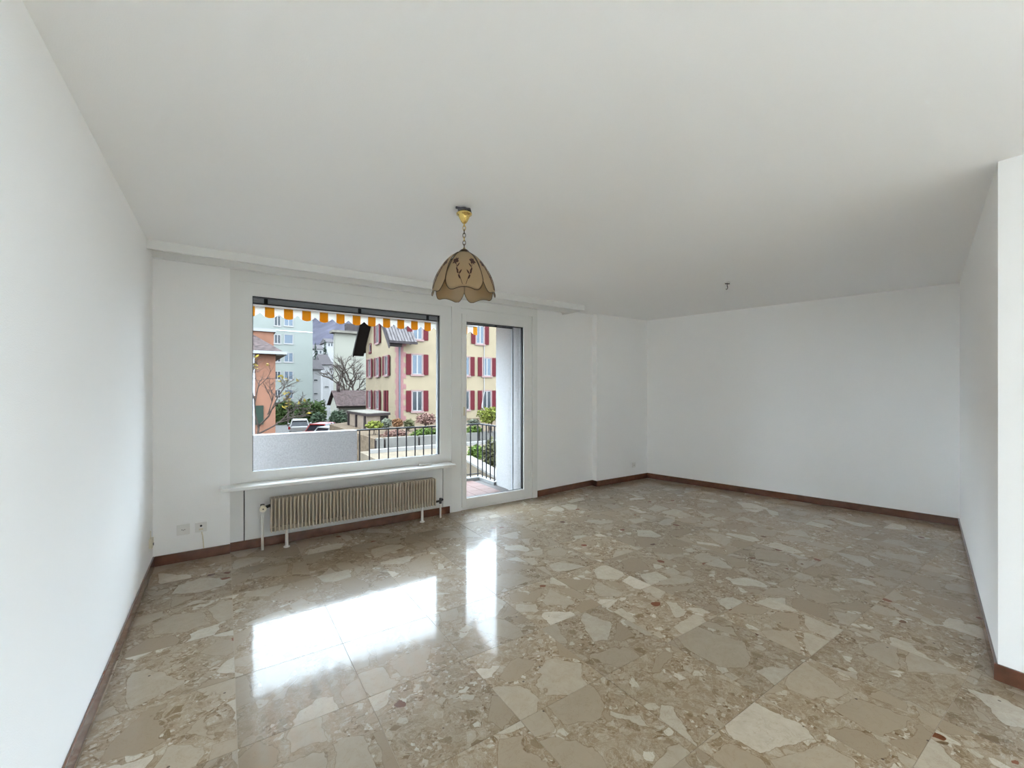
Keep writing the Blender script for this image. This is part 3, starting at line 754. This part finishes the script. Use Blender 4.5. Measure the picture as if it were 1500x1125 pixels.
# ---- windows with shutters
def house_window(parent, origin, ex, w, z0, z1, shut=.40, smat='shutred', fmat='pinkl', pane='paned', panes=2, name='window', proud=.06, lintel=True):
    """window in a facade: origin = left foot on the facade, ex = unit vector along it; outward normal n"""
    ex = Vector(ex); n = Vector((ex.y, -ex.x, 0)); o = Vector((origin[0], origin[1], 0))
    def bx(u0, u1, d0, d1, a, b):
        m = MB(); p = []
        for z in (a, b):
            for u, d in ((u0, d0), (u1, d0), (u1, d1), (u0, d1)):
                q = o + ex*u + n*d; p.append((q.x, q.y, z))
        m.add(p, [(0,3,2,1),(4,5,6,7),(0,1,5,4),(1,2,6,5),(2,3,7,6),(3,0,4,7)]); return m
    def cat(ms):
        r = MB()
        for m in ms: r.add(m.v, m.f)
        return r
    fw = .09 if lintel else .06
    f = cat([bx(-fw, 0, -.05, proud, z0-.1, z1+fw), bx(w, w+fw, -.05, proud, z0-.1, z1+fw), bx(0, w, -.05, proud, z1, z1+fw), bx(-fw-.04, w+fw+.04, -.05, proud+.05, z0-.14, z0)]).build(name, fmat, parent)
    bx(0, w, .004, .012, z0, z1).build('pane', pane, f)
    c = [bx(0, .05, .012, .03, z0, z1), bx(w-.05, w, .012, .03, z0, z1), bx(0, w, .012, .03, z0, z0+.06), bx(0, w, .012, .03, z1-.06, z1)]
    if panes == 2: c.append(bx(w/2-.05, w/2+.05, .012, .035, z0, z1))
    cat(c).build('casement', 'sash', f)
    if shut:
        for u0, u1 in ((-fw-shut, -fw-.01), (w+fw+.01, w+fw+shut)):
            ms = [bx(u0, u1, proud-.02, proud+.015, z0-.04, z1+.04)]
            k = 12
            for i in range(k):
                zz = z0 + (z1-z0)*(i+.15)/k
                ms.append(bx(u0+.05, u1-.05, proud+.015, proud+.03, zz, zz+(z1-z0)/k*.5))
            cat(ms).build('shutter', smat, f)
    return f

# ---- yellow house with red shutters
HYF = 31.0; HX = on_y(584, 505, HYF).x; HYB = on_x(536, 520, HX).y
yh = thing('yellow_house', (HX+6, (HYF+HYB)/2, GZ), 'pale yellow house with dark red shutters and pink corner stones', 'house')
EZ = 5.55; HM = (HYF+HYB)/2; RZ = EZ + (HYB-HYF)/2*1.05
XR = 27.0; XD = on_y(603, 500, HYF).x              # right end; start of the raised front
wallm = MB().extr([(HX, HYF, GZ), (HX, HYF, EZ), (HX, HM, RZ), (HX, HYB, EZ), (HX, HYB, GZ)], (XR-HX, 0, 0))
wallm.extr([(XD, HYF-.002, EZ-.2), (XD, HYF-.002, 8.6), (XD+5, HYF-.002, 11.5), (XD+10, HYF-.002, 8.6), (XD+10, HYF-.002, EZ-.2)], (0, 3.8, 0))
wallm.build('wall', 'yellow', yh)
def roof_plane(p0, p1, p2, p3, t=.14):
    a = Vector(p1)-Vector(p0); b = Vector(p3)-Vector(p0); n = a.cross(b).normalized()
    if n.z < 0: n = -n
    return MB().extr([p0, p1, p2, p3], n*t)
ov, sl = .95, 1.05
def rz(y): return EZ + (min(y-HYF, HYB-y))*sl + .06
y0 = HYF - .75
roof = roof_plane((HX-ov, y0, rz(y0)), (XD+.1, y0, rz(y0)), (XD+.1, HM, rz(HM)), (HX-ov, HM, rz(HM))).build('roof', 'rtiled', yh)
yb = HYB + .75
rb = roof_plane((HX-ov, HM, rz(HM)), (XR, HM, rz(HM)), (XR, yb, rz(yb)), (HX-ov, yb, rz(yb)))
rb.build('roof', 'soffit', yh)
roof_plane((XD+.1, HYF-.1, 8.7), (XD+5, HYF-.5, 11.7), (XD+5, HM, 11.7), (XD+.1, HM, 8.7)).build('roof', 'rtiled', yh)
roof_plane((XD+10, HYF-.1, 8.7), (XD+5, HYF-.5, 11.7), (XD+5, HM, 11.7), (XD+10, HM, 8.7)).build('roof', 'rtiled', yh)
tl = MB(); tn = Vector((0, -sl, 1)).normalized(); tu = Vector((0, 1, sl)).normalized()
for r in range(18):
    for cidx in range(9):
        x = HX-ov + cidx*(XD+.1-HX+ov)/9; w = (XD+.1-HX+ov)/9
        p = Vector((x+.02, y0, rz(y0))) + tu*(r*.34) + tn*.15
        q = p + tu*.36
        tl.extr([p, p+Vector((w-.05, 0, 0)), q+Vector((w-.05, 0, 0)), q], tn*.035)
tag(tl.build('roof_tiles', 'rtile', roof), kind='stuff')
MB().box(HX-ov, XD+.15, y0-.10, y0+.02, rz(y0)-.04, rz(y0)+.12).build('gutter', 'rtiled', yh)
# dark boarded underside of the gable overhang (both verges)
for ya, yb_ in ((y0, HM), (HM, yb)):
    za, zb = rz(ya), rz(yb_)
    MB().extr([(HX-ov-.05, ya, za-.02), (HX-ov-.05, yb_, zb-.02), (HX-ov-.05, yb_, zb-.42), (HX-ov-.05, ya, za-.42)], (.10, 0, 0)).build('bargeboard', 'rtiled' if ya == y0 else 'soffit', yh)
    MB().extr([(HX-ov+.05, ya, za-.10), (HX-ov+.05, yb_, zb-.10), (HX-ov+.05, yb_, zb-.30), (HX-ov+.05, ya, za-.30)], (ov-.06, 0, 0)).build('soffit_boards', 'soffit', yh)
# pink quoins at the corner and the rain pipe
qm = MB(); k = 0; z = TZ
while z < EZ - .15:
    a, b = (.62, .34) if k % 2 == 0 else (.34, .62)
    qm.box(HX-.035, HX+a*.9, HYF-.035, HYF+b*1.2, z+.015, z+.385); z += .40; k += 1
qm.box(HX-.03, HX+.36, HYF-.03, HYF+.5, TZ, EZ)
tag(qm.build('corner_stone', 'pink', yh), 'pink corner stones', kind='stuff')
dp = on_y(585.5, 520, HYF-.1).x
MB().tube([(XD-.35, y0, rz(y0)-.05), (XD-.5, HYF-.2, EZ-.45), (dp, HYF-.1, EZ-.9), (dp, HYF-.1, TZ)], .07, 8).build('rain_pipe', 'alud', yh)
WZ = [(-.22, 1.30), (2.58, 4.08), (5.25, 6.75)]
for xc, rows in ((12.165, (0, 1)), (16.25, (0, 1)), (18.34, (0, 1))):
    for r in rows:
        house_window(yh, (xc-.40, HYF), (1, 0, 0), .80, *WZ[r], pane='paneb' if r else 'paned')
for xc in (12.2, 17.67):
    house_window(yh, (xc-.36, HYF), (1, 0, 0), .72, *WZ[2], pane='paneb')
# gable windows (facade faces -X)
for px, zr in ((542.5, 0), (554, 0), (542.5, 1), (554, 1), (567, 1)):
    yc = on_x(px, 540, HX).y
    house_window(yh, (HX, yc+.40), (0, -1, 0), .80, *WZ[zr], shut=.42, proud=.10)
yc = on_x(566, 585, HX).y
gd = MB().box(HX-.08, HX, yc-.50, yc+.50, -1.0, 1.35).build('door', 'shutred', yh)
MB().box(HX-.11, HX-.08, yc-.04, yc+.04, -1.0, 1.35).build('cover_strip', 'soffit', gd)
house_window(yh, (HX, on_x(554, 495, HX).y+.40), (0, -1, 0), .80, 5.35, 6.85, shut=.42, proud=.10)
house_window(yh, (HX, on_x(543, 505, HX).y+.25), (0, -1, 0), .50, 4.75, 5.45, shut=0, fmat='shutred', panes=1, lintel=False)
# street-lamp like conduit on the facade
cx_ = on_y(709.5, 520, HYF-.08).x
MB().tube([(cx_, HYF-.06, 5.1), (cx_, HYF-.06, 1.2)], .035, 6).tube([(cx_, HYF-.06, 1.2), (cx_-.45, HYF-.5, .2), (cx_-.5, HYF-.5, -.9)], .05, 6).build('conduit', 'sash', yh)

# ---- salmon house at the left
SY = 34.0; sx1 = on_y(403.5, 560, SY).x
shs = thing('salmon_house', (sx1-4, SY+4, GZ), 'salmon pink house with grey tiled hip roof at the left of the window', 'house')
se = on_y(403.5, 518, SY).z
MB().box(sx1-9, sx1, SY, SY+8, GZ, se).build('wall', 'salmon', shs)
ht = on_y(390, 486, SY+4).z; hx = on_y(401, 486, SY+4).x
MB().box(sx1-9, hx, SY+4, SY+8, se, ht).build('upper_wall', 'salmon', shs)
MB().box(sx1-9, hx+.15, SY+3.8, SY+8.2, ht, ht+.22).build('fascia', 'whitew', shs)
ex_ = on_y(419, 515, SY-.7).x
hp = on_y(372, 490, SY+3.4)
rf = MB()
e0, e1, r0, r1 = (sx1-10, SY-.8, se), (ex_, SY-.8, se), (hp.x, SY+3.6, hp.z), (sx1-10, SY+3.6, hp.z)
b1 = (ex_, SY+8.8, se)
rf.add([e0, e1, r0, r1, b1, (hp.x, SY+8.0, hp.z-.0)], [(0, 1, 2, 3), (1, 4, 5, 2)])
ro = rf.build('roof', 'rbrown', shs); s_ = ro.modifiers.new('thick', 'SOLIDIFY'); s_.thickness = .12; s_.offset = -1
MB().box(sx1-10, ex_+.05, SY-.92, SY-.78, se-.10, se+.10).box(ex_-.05, ex_+.07, SY-.9, SY+8, se-.10, se+.10).build('gutter', 'whitew', shs)
MB().box(sx1, ex_-.05, SY-.6, SY+8, se-.16, se-.10).build('soffit_boards', 'creamw', shs)
wx0, wx1 = on_y(374, 600, SY).x, on_y(386, 600, SY).x
wz1, wz0 = on_y(380, 594, SY).z, on_y(380, 622, SY).z
w_ = MB().box(wx0-.05, wx1+.05, SY-.05, SY, wz0-.08, wz1+.05).build('window', 'salmon', shs)
MB().box(wx0, wx1, SY-.09, SY-.05, wz0, wz1).build('shutter', 'gshut', w_)
MB().tube([(on_y(371, 560, SY-.1).x, SY-.1, GZ), (on_y(371, 560, SY-.1).x, SY-.1, se)], .09, 8).build('rain_pipe', 'alu', shs)

# ---- green grey apartment block
BYF = 75.0; bx1 = on_y(458, 540, BYF).x
ab = thing('apartment_block', (bx1-9, BYF+6, GZ), 'tall pale green-grey apartment block with small square windows', 'building')
MB().box(bx1-20, bx1, BYF, BYF+12, GZ, 22).build('wall', 'sage', ab)
for y0_, y1_ in ((463, 477), (490.5, 503), (517, 530), (544, 556), (571, 583)):
    a = on_y(416.5, y1_, BYF); b = on_y(429, y0_, BYF)
    house_window(ab, (a.x, BYF), (1, 0, 0), b.x-a.x, a.z, b.z, shut=0, fmat='sash', pane='paneb', panes=2 if y0_ in (463, 517, 544) else 1, lintel=False)
    a = on_y(402, y1_, BYF); b = on_y(411, y0_, BYF)
    house_window(ab, (a.x, BYF), (1, 0, 0), b.x-a.x, a.z, b.z, shut=0, fmat='sash', pane='paned', lintel=False)
MB().box(bx1-20, bx1, BYF-.06, BYF, on_y(420, 485, BYF).z, on_y(420, 484, BYF).z).build('floor_band', 'alu', ab)

# ---- cream block
CY = 65.0; c0 = on_y(491, 500, CY); ctop = on_y(500, 482, CY).z
cbk = thing('cream_block', (c0.x+8, CY+1, GZ), 'blank pale cream building wall behind the yellow house', 'building')
MB().box(c0.x, c0.x+16, CY, CY+1.2, GZ, ctop-.6).build('wall', 'creamw', cbk)
MB().box(c0.x-.5, c0.x+16.5, CY-.6, CY+1.5, ctop-.6, ctop-.25).build('roof_slab', 'roofg', cbk)
MB().box(c0.x+1.5, c0.x+16.5, CY+.2, CY+1.0, ctop-.25, ctop+.9).build('roof_upstand', 'rtiled', cbk)

# ---- white houses further back
def white_house(pxs, eave_y, ridge_y, Y, label, depth=9, hip=True, wins=()):
    a = on_y(pxs[0], eave_y, Y); b = on_y(pxs[1], eave_y, Y); rzv = on_y(pxs[0], ridge_y, Y+depth/2).z
    t = thing('white_house', ((a.x+b.x)/2, Y+depth/2, GZ), label, 'house')
    MB().box(a.x, b.x, Y, Y+depth, GZ, a.z).build('wall', 'whitew', t)
    o = .6
    xm0, xm1 = a.x-o*.6, b.x+o*.6
    v = [(a.x-o, Y-o, a.z), (b.x+o, Y-o, a.z), (b.x+o, Y+depth+o, a.z), (a.x-o, Y+depth+o, a.z), (xm0, Y+depth/2, rzv), (xm1, Y+depth/2, rzv)]
    MB().add(v, [(0, 1, 5, 4), (1, 2, 5), (2, 3, 4, 5), (3, 0, 4), (3, 2, 1, 0)]).build('roof', 'rtiled', t)
    for (x0, x1, y0_, y1_) in wins:
        p, q = on_y(x0, y1_, Y), on_y(x1, y0_, Y)
        f = MB().box(p.x-.08, q.x+.08, Y-.06, Y, p.z-.12, q.z+.08).build('window', 'sash', t)
        MB().box(p.x, q.x, Y-.08, Y-.06, p.z, q.z).build('pane', 'paned', f)
    return t
white_house((459, 470), 541, 527, 86, 'white house with dark hip roof beside the green-grey block', 8, wins=((460, 465, 556, 558), (460, 465, 576, 577.5)))
white_house((473, 483), 534, 519, 100, 'taller white house with snowy dark roof behind the bushes', 9, wins=((476, 481, 547, 548.5), (476, 481, 566, 567.5)))
white_house((484, 490.5), 540, 530, 112, 'narrow white house against the cream building', 9, wins=((485, 488, 549, 556),))
white_house((461, 473), 511, 505, 160, 'snow-roofed white house on the hillside left of the conifer', 12, wins=((463, 466, 514, 518), (468, 471, 514, 518)))
white_house((479, 489), 501, 496, 175, 'snow-roofed white house high on the hillside right of the conifer', 12, wins=((481, 483, 503, 507), (485, 487, 503, 507)))

# ---- hill with snow patches
hm_ = MB(); NX, NY = 40, 16; vs = []; fs = []
rnd = random.Random(3)
for j in range(NY+1):
    for i in range(NX+1):
        x = -220 + 560*i/NX; y = 200 + 330*j/NY
        zz = GZ + (j/NY)**.85*125*(.75+.25*math.sin(i*.55+1)) + (rnd.random()-.5)*9*(j > 0)
        vs.append((x, y, zz))
for j in range(NY):
    for i in range(NX):
        a = j*(NX+1)+i; fs.append((a, a+1, a+NX+2, a+NX+1))
tag(hm_.add(vs, fs).build('hillside', 'hill', smooth=True), 'wooded purple-grey hillside with snow patches', kind='structure')

# ---- vegetation helpers
def foliage(c, r, n, size, seed, m=None, boxy=False):
    m = m or MB(); rg = random.Random(seed)
    for _ in range(n):
        while True:
            p = Vector((rg.uniform(-1, 1), rg.uniform(-1, 1), rg.uniform(-1, 1)))
            if boxy:
                if .3 < p.length and abs(p.x)**5+abs(p.y)**5+abs(p.z)**5 < 1: break
            elif .25 < p.length < 1: break
        lump = .82 + .18*math.sin(p.x*7+seed)*math.cos(p.y*6+p.z*5)
        q = Vector((c[0]+p.x*r[0]*lump, c[1]+p.y*r[1]*lump, c[2]+p.z*r[2]*lump))
        a = Vector((rg.gauss(0, 1), rg.gauss(0, 1), rg.gauss(0, .6))).normalized()
        b = a.cross(Vector((rg.gauss(0, 1), rg.gauss(0, 1), rg.gauss(0, 1)))).normalized()
        s = size*rg.uniform(.6, 1.3)
        m.add([q-a*s, q+b*s*.45, q+a*s, q-b*s*.45], [(0, 1, 2, 3)])
    return m
def bush(name, c, r, n, size, seed, m, label, cat, base_z, group=None):
    t = thing(name, (c[0], c[1], base_z), label, cat, group)
    tag(foliage(c, r, n, size, seed, boxy=cat == 'hedge').build('foliage', m, t), kind='stuff')
    st = MB(); rg = random.Random(seed)
    for k in range(4):
        st.tube([(c[0]+rg.uniform(-.1, .1), c[1]+rg.uniform(-.1, .1), base_z), (c[0]+rg.uniform(-.4, .4)*r[0], c[1]+rg.uniform(-.4, .4)*r[1], c[2]+r[2]*.3)], [.05*min(1, r[2]), .02*min(1, r[2])], 5)
    st.build('stem', 'bark', t)
    return t
def px_bush(name, x0, x1, y0, y1, t, n, size, seed, m, label, cat, base, deep=1.0):
    a, b = on_t(x0, y1, t), on_t(x1, y0, t)
    c = (a+b)/2; w = math.hypot(b.x-a.x, b.y-a.y)/2; h = (b.z-a.z)/2
    return bush(name, c, (w, w*deep, h), n, size, seed, m, label, cat, base)
px_bush('laurel_hedge', 402, 433, 586, 637, 53, 3600, .22, 11, 'laurel', 'dark green laurel hedge next to the salmon house', 'hedge', GZ)
px_bush('laurel_hedge', 432, 478, 584, 637, 58, 4000, .22, 12, 'laurel', 'dark green laurel hedge behind the silver-white car', 'hedge', GZ)
px_bush('evergreen_bush', 452, 480, 601, 640, 47, 1800, .16, 13, 'laurel_grey', 'grey-green evergreen bush right of the silver-white car', 'bush', GZ)
px_bush('evergreen_bush', 480, 512, 598, 638, 41.2, 2000, .16, 14, 'laurel_grey', 'grey-green evergreen bush next to the flat-roofed shed', 'bush', GZ)
px_bush('yellow_bush', 414, 428, 568, 600, 50, 60, .18, 15, 'leaf_yellow', 'thin yellow-leaved shrub above the laurel hedge', 'bush', GZ, .6)
px_bush('lime_shrub', 536, 562, 616, 630, 22.3, 700, .10, 21, 'leaf_lime', 'lime-yellow shrub at the left of the garden bed', 'shrub', TZ)
px_bush('silver_shrub', 558, 575, 612, 628, 23.8, 600, .09, 22, 'leaf_grey', 'silver-grey shrub in the middle of the garden bed', 'shrub', TZ)
px_bush('rust_shrub', 574, 591, 612, 626, 23.2, 650, .09, 23, 'leaf_rust', 'rust-brown shrub in front of the pink corner stones', 'shrub', TZ)
px_bush('olive_shrub', 590, 608, 613, 630, 24.2, 600, .09, 24, 'leaf_olive', 'olive green shrub right of the rust-brown one', 'shrub', TZ)
px_bush('dry_hydrangea', 606, 642, 603, 624, 26.2, 900, .09, 25, 'leaf_pink', 'faded pink-brown hydrangea under the house windows', 'shrub', TZ)
px_bush('ground_cover', 553, 602, 629, 644, 21.6, 900, .07, 26, 'leaf_pink', 'reddish ground cover behind the grey garden wall', 'shrub', TZ-.2, .3)
px_bush('ground_cover', 596, 652, 626, 642, 22.2, 1100, .08, 27, 'leaf_green', 'bright green ground cover at the right of the garden bed', 'shrub', TZ-.2, .3)
px_bush('ground_cover', 676, 712, 622, 640, 23.2, 900, .08, 28, 'leaf_green', 'green ground cover seen through the balcony door', 'shrub', TZ-.2, .3)
px_bush('autumn_shrub', 697, 738, 594, 622, 23.5, 900, .10, 29, 'leaf_lime', 'yellow-green autumn shrub seen through the balcony door', 'shrub', TZ)
px_bush('grey_shrub', 683, 704, 613, 624, 24.0, 400, .09, 30, 'leaf_grey', 'grey twiggy shrub left of the autumn shrub', 'shrub', TZ)
px_bush('planter_shrub', 683, 712, 650, 676, 17.0, 900, .08, 31, 'leaf_green', 'leafy green shrub behind the planter wall', 'shrub', CZ)
px_bush('planter_shrub', 704, 736, 640, 690, 15.0, 900, .08, 32, 'leaf_olive', 'olive brown shrub behind the planter wall at the railing corner', 'shrub', CZ)

def bare_tree(name, base, height, seed, label, leaves=None, spread=.6, thick=.020):
    t = thing(name, base, label, 'tree'); rg = random.Random(seed)
    m = MB(); tips = []
    def grow(p, d, L, r, lev):
        q = p + d*L*.5 + Vector((rg.gauss(0, .05), rg.gauss(0, .05), rg.gauss(0, .04)))*L
        e = p + d*L
        m.tube([p, q, e], [r, r*.82, r*.62], 5 if lev < 3 else 4, cap=False)
        if lev >= 5: tips.append(e); return
        for _ in range(3 if lev < 4 else 3):
            nd = (d + Vector((rg.gauss(0, spread), rg.gauss(0, spread), rg.gauss(.12, spread*.7)))).normalized()
            grow(p + d*L*rg.uniform(.55, 1), nd, L*rg.uniform(.6, .82), r*.66, lev+1)
    grow(Vector(base), Vector((rg.gauss(0, .05), rg.gauss(0, .05), 1)).normalized(), height*.30, height*thick, 0)
    m.build('branches', 'bark', t)
    if leaves:
        lm = MB()
        for e in rg.sample(tips, min(len(tips), leaves)): foliage(e, (.15, .15, .15), 4, .11, int(e.x*1000) % 999, lm)
        lm.build('leaves', 'leaf_yellow', t)
    return t
b_ = on_t(377, 560, 23.5); bare_tree('bare_tree', (b_.x, b_.y, GZ), 8.0, 21, 'bare branching tree with a few yellow leaves before the salmon house', 16, thick=.0095)
b_ = on_t(519, 590, 55); bare_tree('bare_tree', (b_.x, b_.y, GZ), 12.0, 9, 'leafless tree between the tiled hut and the yellow house', None)
def conifer(x, y0, y1, t, seed, label):
    a = on_t(x, y1, t); b = on_t(x, y0, t); h = b.z-a.z
    o = thing('conifer', (a.x, a.y, GZ), label, 'tree'); m = MB(); rg = random.Random(seed)
    for k in range(16):
        z = a.z + h*(.08+.9*k/16); r = h*.20*(1-k/17)
        for j in range(9):
            q = rg.uniform(0, 6.283); w = r*rg.uniform(.7, 1.15)
            tip = Vector((a.x+math.cos(q)*w, a.y+math.sin(q)*w, z-h*.035)); s = Vector((-math.sin(q), math.cos(q), 0))*w*.28
            m.add([(a.x, a.y, z+h*.04), tip+s, tip-s], [(0, 1, 2)])
    tag(m.build('needles', 'pine', o), kind='stuff')
    MB().tube([(a.x, a.y, GZ), (a.x, a.y, b.z)], [h*.02, .02], 6).build('trunk', 'bark', o)
conifer(476, 496, 528, 125, 1, 'dark conifer standing among the hillside houses')
conifer(462, 500, 530, 140, 2, 'smaller dark conifer at the edge of the green-grey block')

# ---- hut with brown tiled roof
TY = 46.0
h0, h1 = on_y(493, 596, TY), on_y(535, 596, TY); hr = on_y(500, 573, TY+2.5).z
hut = thing('tiled_hut', ((h0.x+h1.x)/2, TY+2.5, GZ), 'small hut with weathered brown tiled roof', 'hut')
MB().extr([(h0.x+.3, TY+.4, GZ), (h0.x+.3, TY+.4, h0.z), (h0.x+.3, TY+2.5, hr-.15), (h0.x+.3, TY+4.6, h0.z), (h0.x+.3, TY+4.6, GZ)], (h1.x-h0.x+2, 0, 0)).build('wall', 'creamw', hut)
roof_plane((h0.x, TY, h0.z), (h1.x+2.5, TY, h0.z), (h1.x+2.5, TY+2.5, hr), (h0.x, TY+2.5, hr), .1).build('roof', 'rbrown', hut)
roof_plane((h0.x, TY+5, h0.z), (h1.x+2.5, TY+5, h0.z), (h1.x+2.5, TY+2.5, hr), (h0.x, TY+2.5, hr), .1).build('roof', 'rbrown', hut)
MB().box(h0.x, h1.x+2.5, TY-.08, TY, h0.z-.12, h0.z+.04).build('eave_board', 'soffit', hut)
cz = MB().box(h0.x+.5, h0.x+.8, TY+2.2, TY+2.6, hr-.2, hr+.8).build('chimney', 'rbrown', hut)

# ---- flat roofed shed
s0, s1, s2 = on_z(537, 606, 0), on_z(508, 601.5, 0), on_z(572, 604, 0); s3 = s1+s2-s0
cen = (s0+s1+s2+s3)/4
sd = thing('garden_shed', (cen.x, cen.y, GZ), 'flat-roofed beige garden shed with dark posts', 'shed')
def inset(p, k): return (cen.x+(p.x-cen.x)*k, cen.y+(p.y-cen.y)*k)
MB().prism([inset(p, .90) for p in (s0, s1, s3, s2)], GZ, -.16).build('wall', 'shedw', sd)
MB().prism([(p.x, p.y) for p in (s0, s1, s3, s2)], -.16, -.02).build('fascia', 'shedd', sd)
MB().prism([inset(p, .99) for p in (s0, s1, s3, s2)], -.02, .02).build('roof', 'roofg', sd)
for k in (.06, .52, .97):
    p = s0.lerp(s1, k); q = inset(p, .905); MB().box(q[0]-.10, q[0]+.10, q[1]-.10, q[1]+.10, GZ, -.16).build('post', 'shedd', sd)
p, q = s0.lerp(s2, .62), s0.lerp(s2, .98); p, q = Vector(inset(p, .915)), Vector(inset(q, .915))
MB().prism([(p.x, p.y), (q.x, q.y), (q.x+.02, q.y+.3), (p.x+.02, p.y+.3)], GZ, -.2).build('doorway', 'soffit', sd)

# ---- parked cars
def car(name, c, yaw, paint, label, L=4.0, W=1.72, Ht=1.46):
    t = thing(name, (c[0], c[1], GZ), label, 'car')
    R_ = Matrix.Rotation(yaw, 3, 'Z')
    def T(v): q = R_ @ Vector(v); return (q.x+c[0], q.y+c[1], q.z+GZ)
    def loft(secs):
        m = MB(); n = len(secs[0]); vs = [T(p) for s in secs for p in s]; fs = []
        for i in range(len(secs)-1):
            for j in range(n): fs.append((i*n+j, i*n+(j+1) % n, (i+1)*n+(j+1) % n, (i+1)*n+j))
        fs += [tuple(range(n)), tuple((len(secs)-1)*n+j for j in range(n-1, -1, -1))]
        return m.add(vs, fs)
    def sec(y, w, z0, z1, tuck=.06):
        return [(-w/2+tuck, y, z0), (w/2-tuck, y, z0), (w/2, y, z0+(z1-z0)*.4), (w/2-.05, y, z1-.06), (w/2-.16, y, z1), (-w/2+.16, y, z1), (-w/2+.05, y, z1-.06), (-w/2, y, z0+(z1-z0)*.4)]
    h = L/2
    body = loft([sec(-h, W*.86, .35, .80), sec(-h+.12, W*.97, .22, .90), sec(-h+.8, W, .20, .92), sec(.5, W, .20, .90), sec(h-.5, W*.97, .22, .80), sec(h-.1, W*.88, .28, .68)]).build('body', paint, t, smooth=False, bevel=.02)
    def cab(y, w, z): return [(-w/2, y, z), (w/2, y, z)]
    zr = Ht
    cb = MB(); v = [T(p) for p in [(-W*.46, -h+.10, .88), (W*.46, -h+.10, .88), (W*.46, 1.0, .88), (-W*.46, 1.0, .88), (-W*.36, -h+.55, zr-.03), (W*.36, -h+.55, zr-.03), (W*.36, .15, zr), (-W*.36, .15, zr)]]
    cb.add(v, [(0,3,2,1),(4,5,6,7),(0,1,5,4),(1,2,6,5),(2,3,7,6),(3,0,4,7)]).build('cabin_glass', 'carg', t, bevel=.03)
    rm = MB(); v = [T(p) for p in [(-W*.37, -h+.38, zr-.08), (W*.37, -h+.38, zr-.08), (W*.37, .25, zr-.04), (-W*.37, .25, zr-.04), (-W*.34, -h+.42, zr), (W*.34, -h+.42, zr), (W*.34, .12, zr+.03), (-W*.34, .12, zr+.03)]]
    rm.add(v, [(0,3,2,1),(4,5,6,7),(0,1,5,4),(1,2,6,5),(2,3,7,6),(3,0,4,7)]).build('roof', paint, t, bevel=.02)
    for s in (-1, 1):
        pm = MB()
        for (ya, za), (yb2, zb2) in (((-h+.10, .88), (-h+.52, zr-.02)), ((1.0, .88), (.15, zr-.02)), ((-.35, .88), (-.35, zr-.02))):
            pm.tube([T((s*W*.455, ya, za)), T((s*W*.365, yb2, zb2))], .045, 6)
        pm.build('pillar', paint, t)
        tm = MB(); v = [T((s*W*.47+dx, -h+.02+dy, z)) for z in (.62, .88) for dx, dy in ((-.14, -.02), (.0, -.0), (.0, .14), (-.14, .14))]
        tm.add(v, [(0,3,2,1),(4,5,6,7),(0,1,5,4),(1,2,6,5),(2,3,7,6),(3,0,4,7)]).build('tail_lamp', 'tail', t)
        mm = MB().tube([T((s*W*.5, .75, .95)), T((s*W*.62, .75, .98))], [.04, .08], 8).build('mirror', paint, t)
        for yy in (-h+.75, h-.8):
            MB().tube([T((s*(W/2-.20), yy, .31)), T((s*(W/2+.005), yy, .31))], .31, 16).build('wheel', 'tyre', t)
    MB().add([T(p) for p in [(-.26, -h-.015, .55), (.26, -h-.015, .55), (.26, -h-.015, .66), (-.26, -h-.015, .66), (-.26, -h+.02, .55), (.26, -h+.02, .55), (.26, -h+.02, .66), (-.26, -h+.02, .66)]], [(0,1,2,3),(7,6,5,4),(0,4,5,1),(1,5,6,2),(2,6,7,3),(3,7,4,0)]).build('number_plate', 'plate', t)
    return t
p = on_t(439, 600, 41.5); car('parked_car', (p.x, p.y), math.atan2(-p.x, p.y), 'carw', 'silver-white hatchback seen from behind next to the laurel hedge')
p = on_t(478, 600, 37); car('parked_car', (p.x, p.y), math.radians(-38), 'carr', 'red parked car half hidden by the white parapet')
p = on_t(497, 600, 34.5); car('parked_car', (p.x, p.y), math.radians(-60), 'cars', 'silver parked car between the red car and the shed', Ht=1.40)
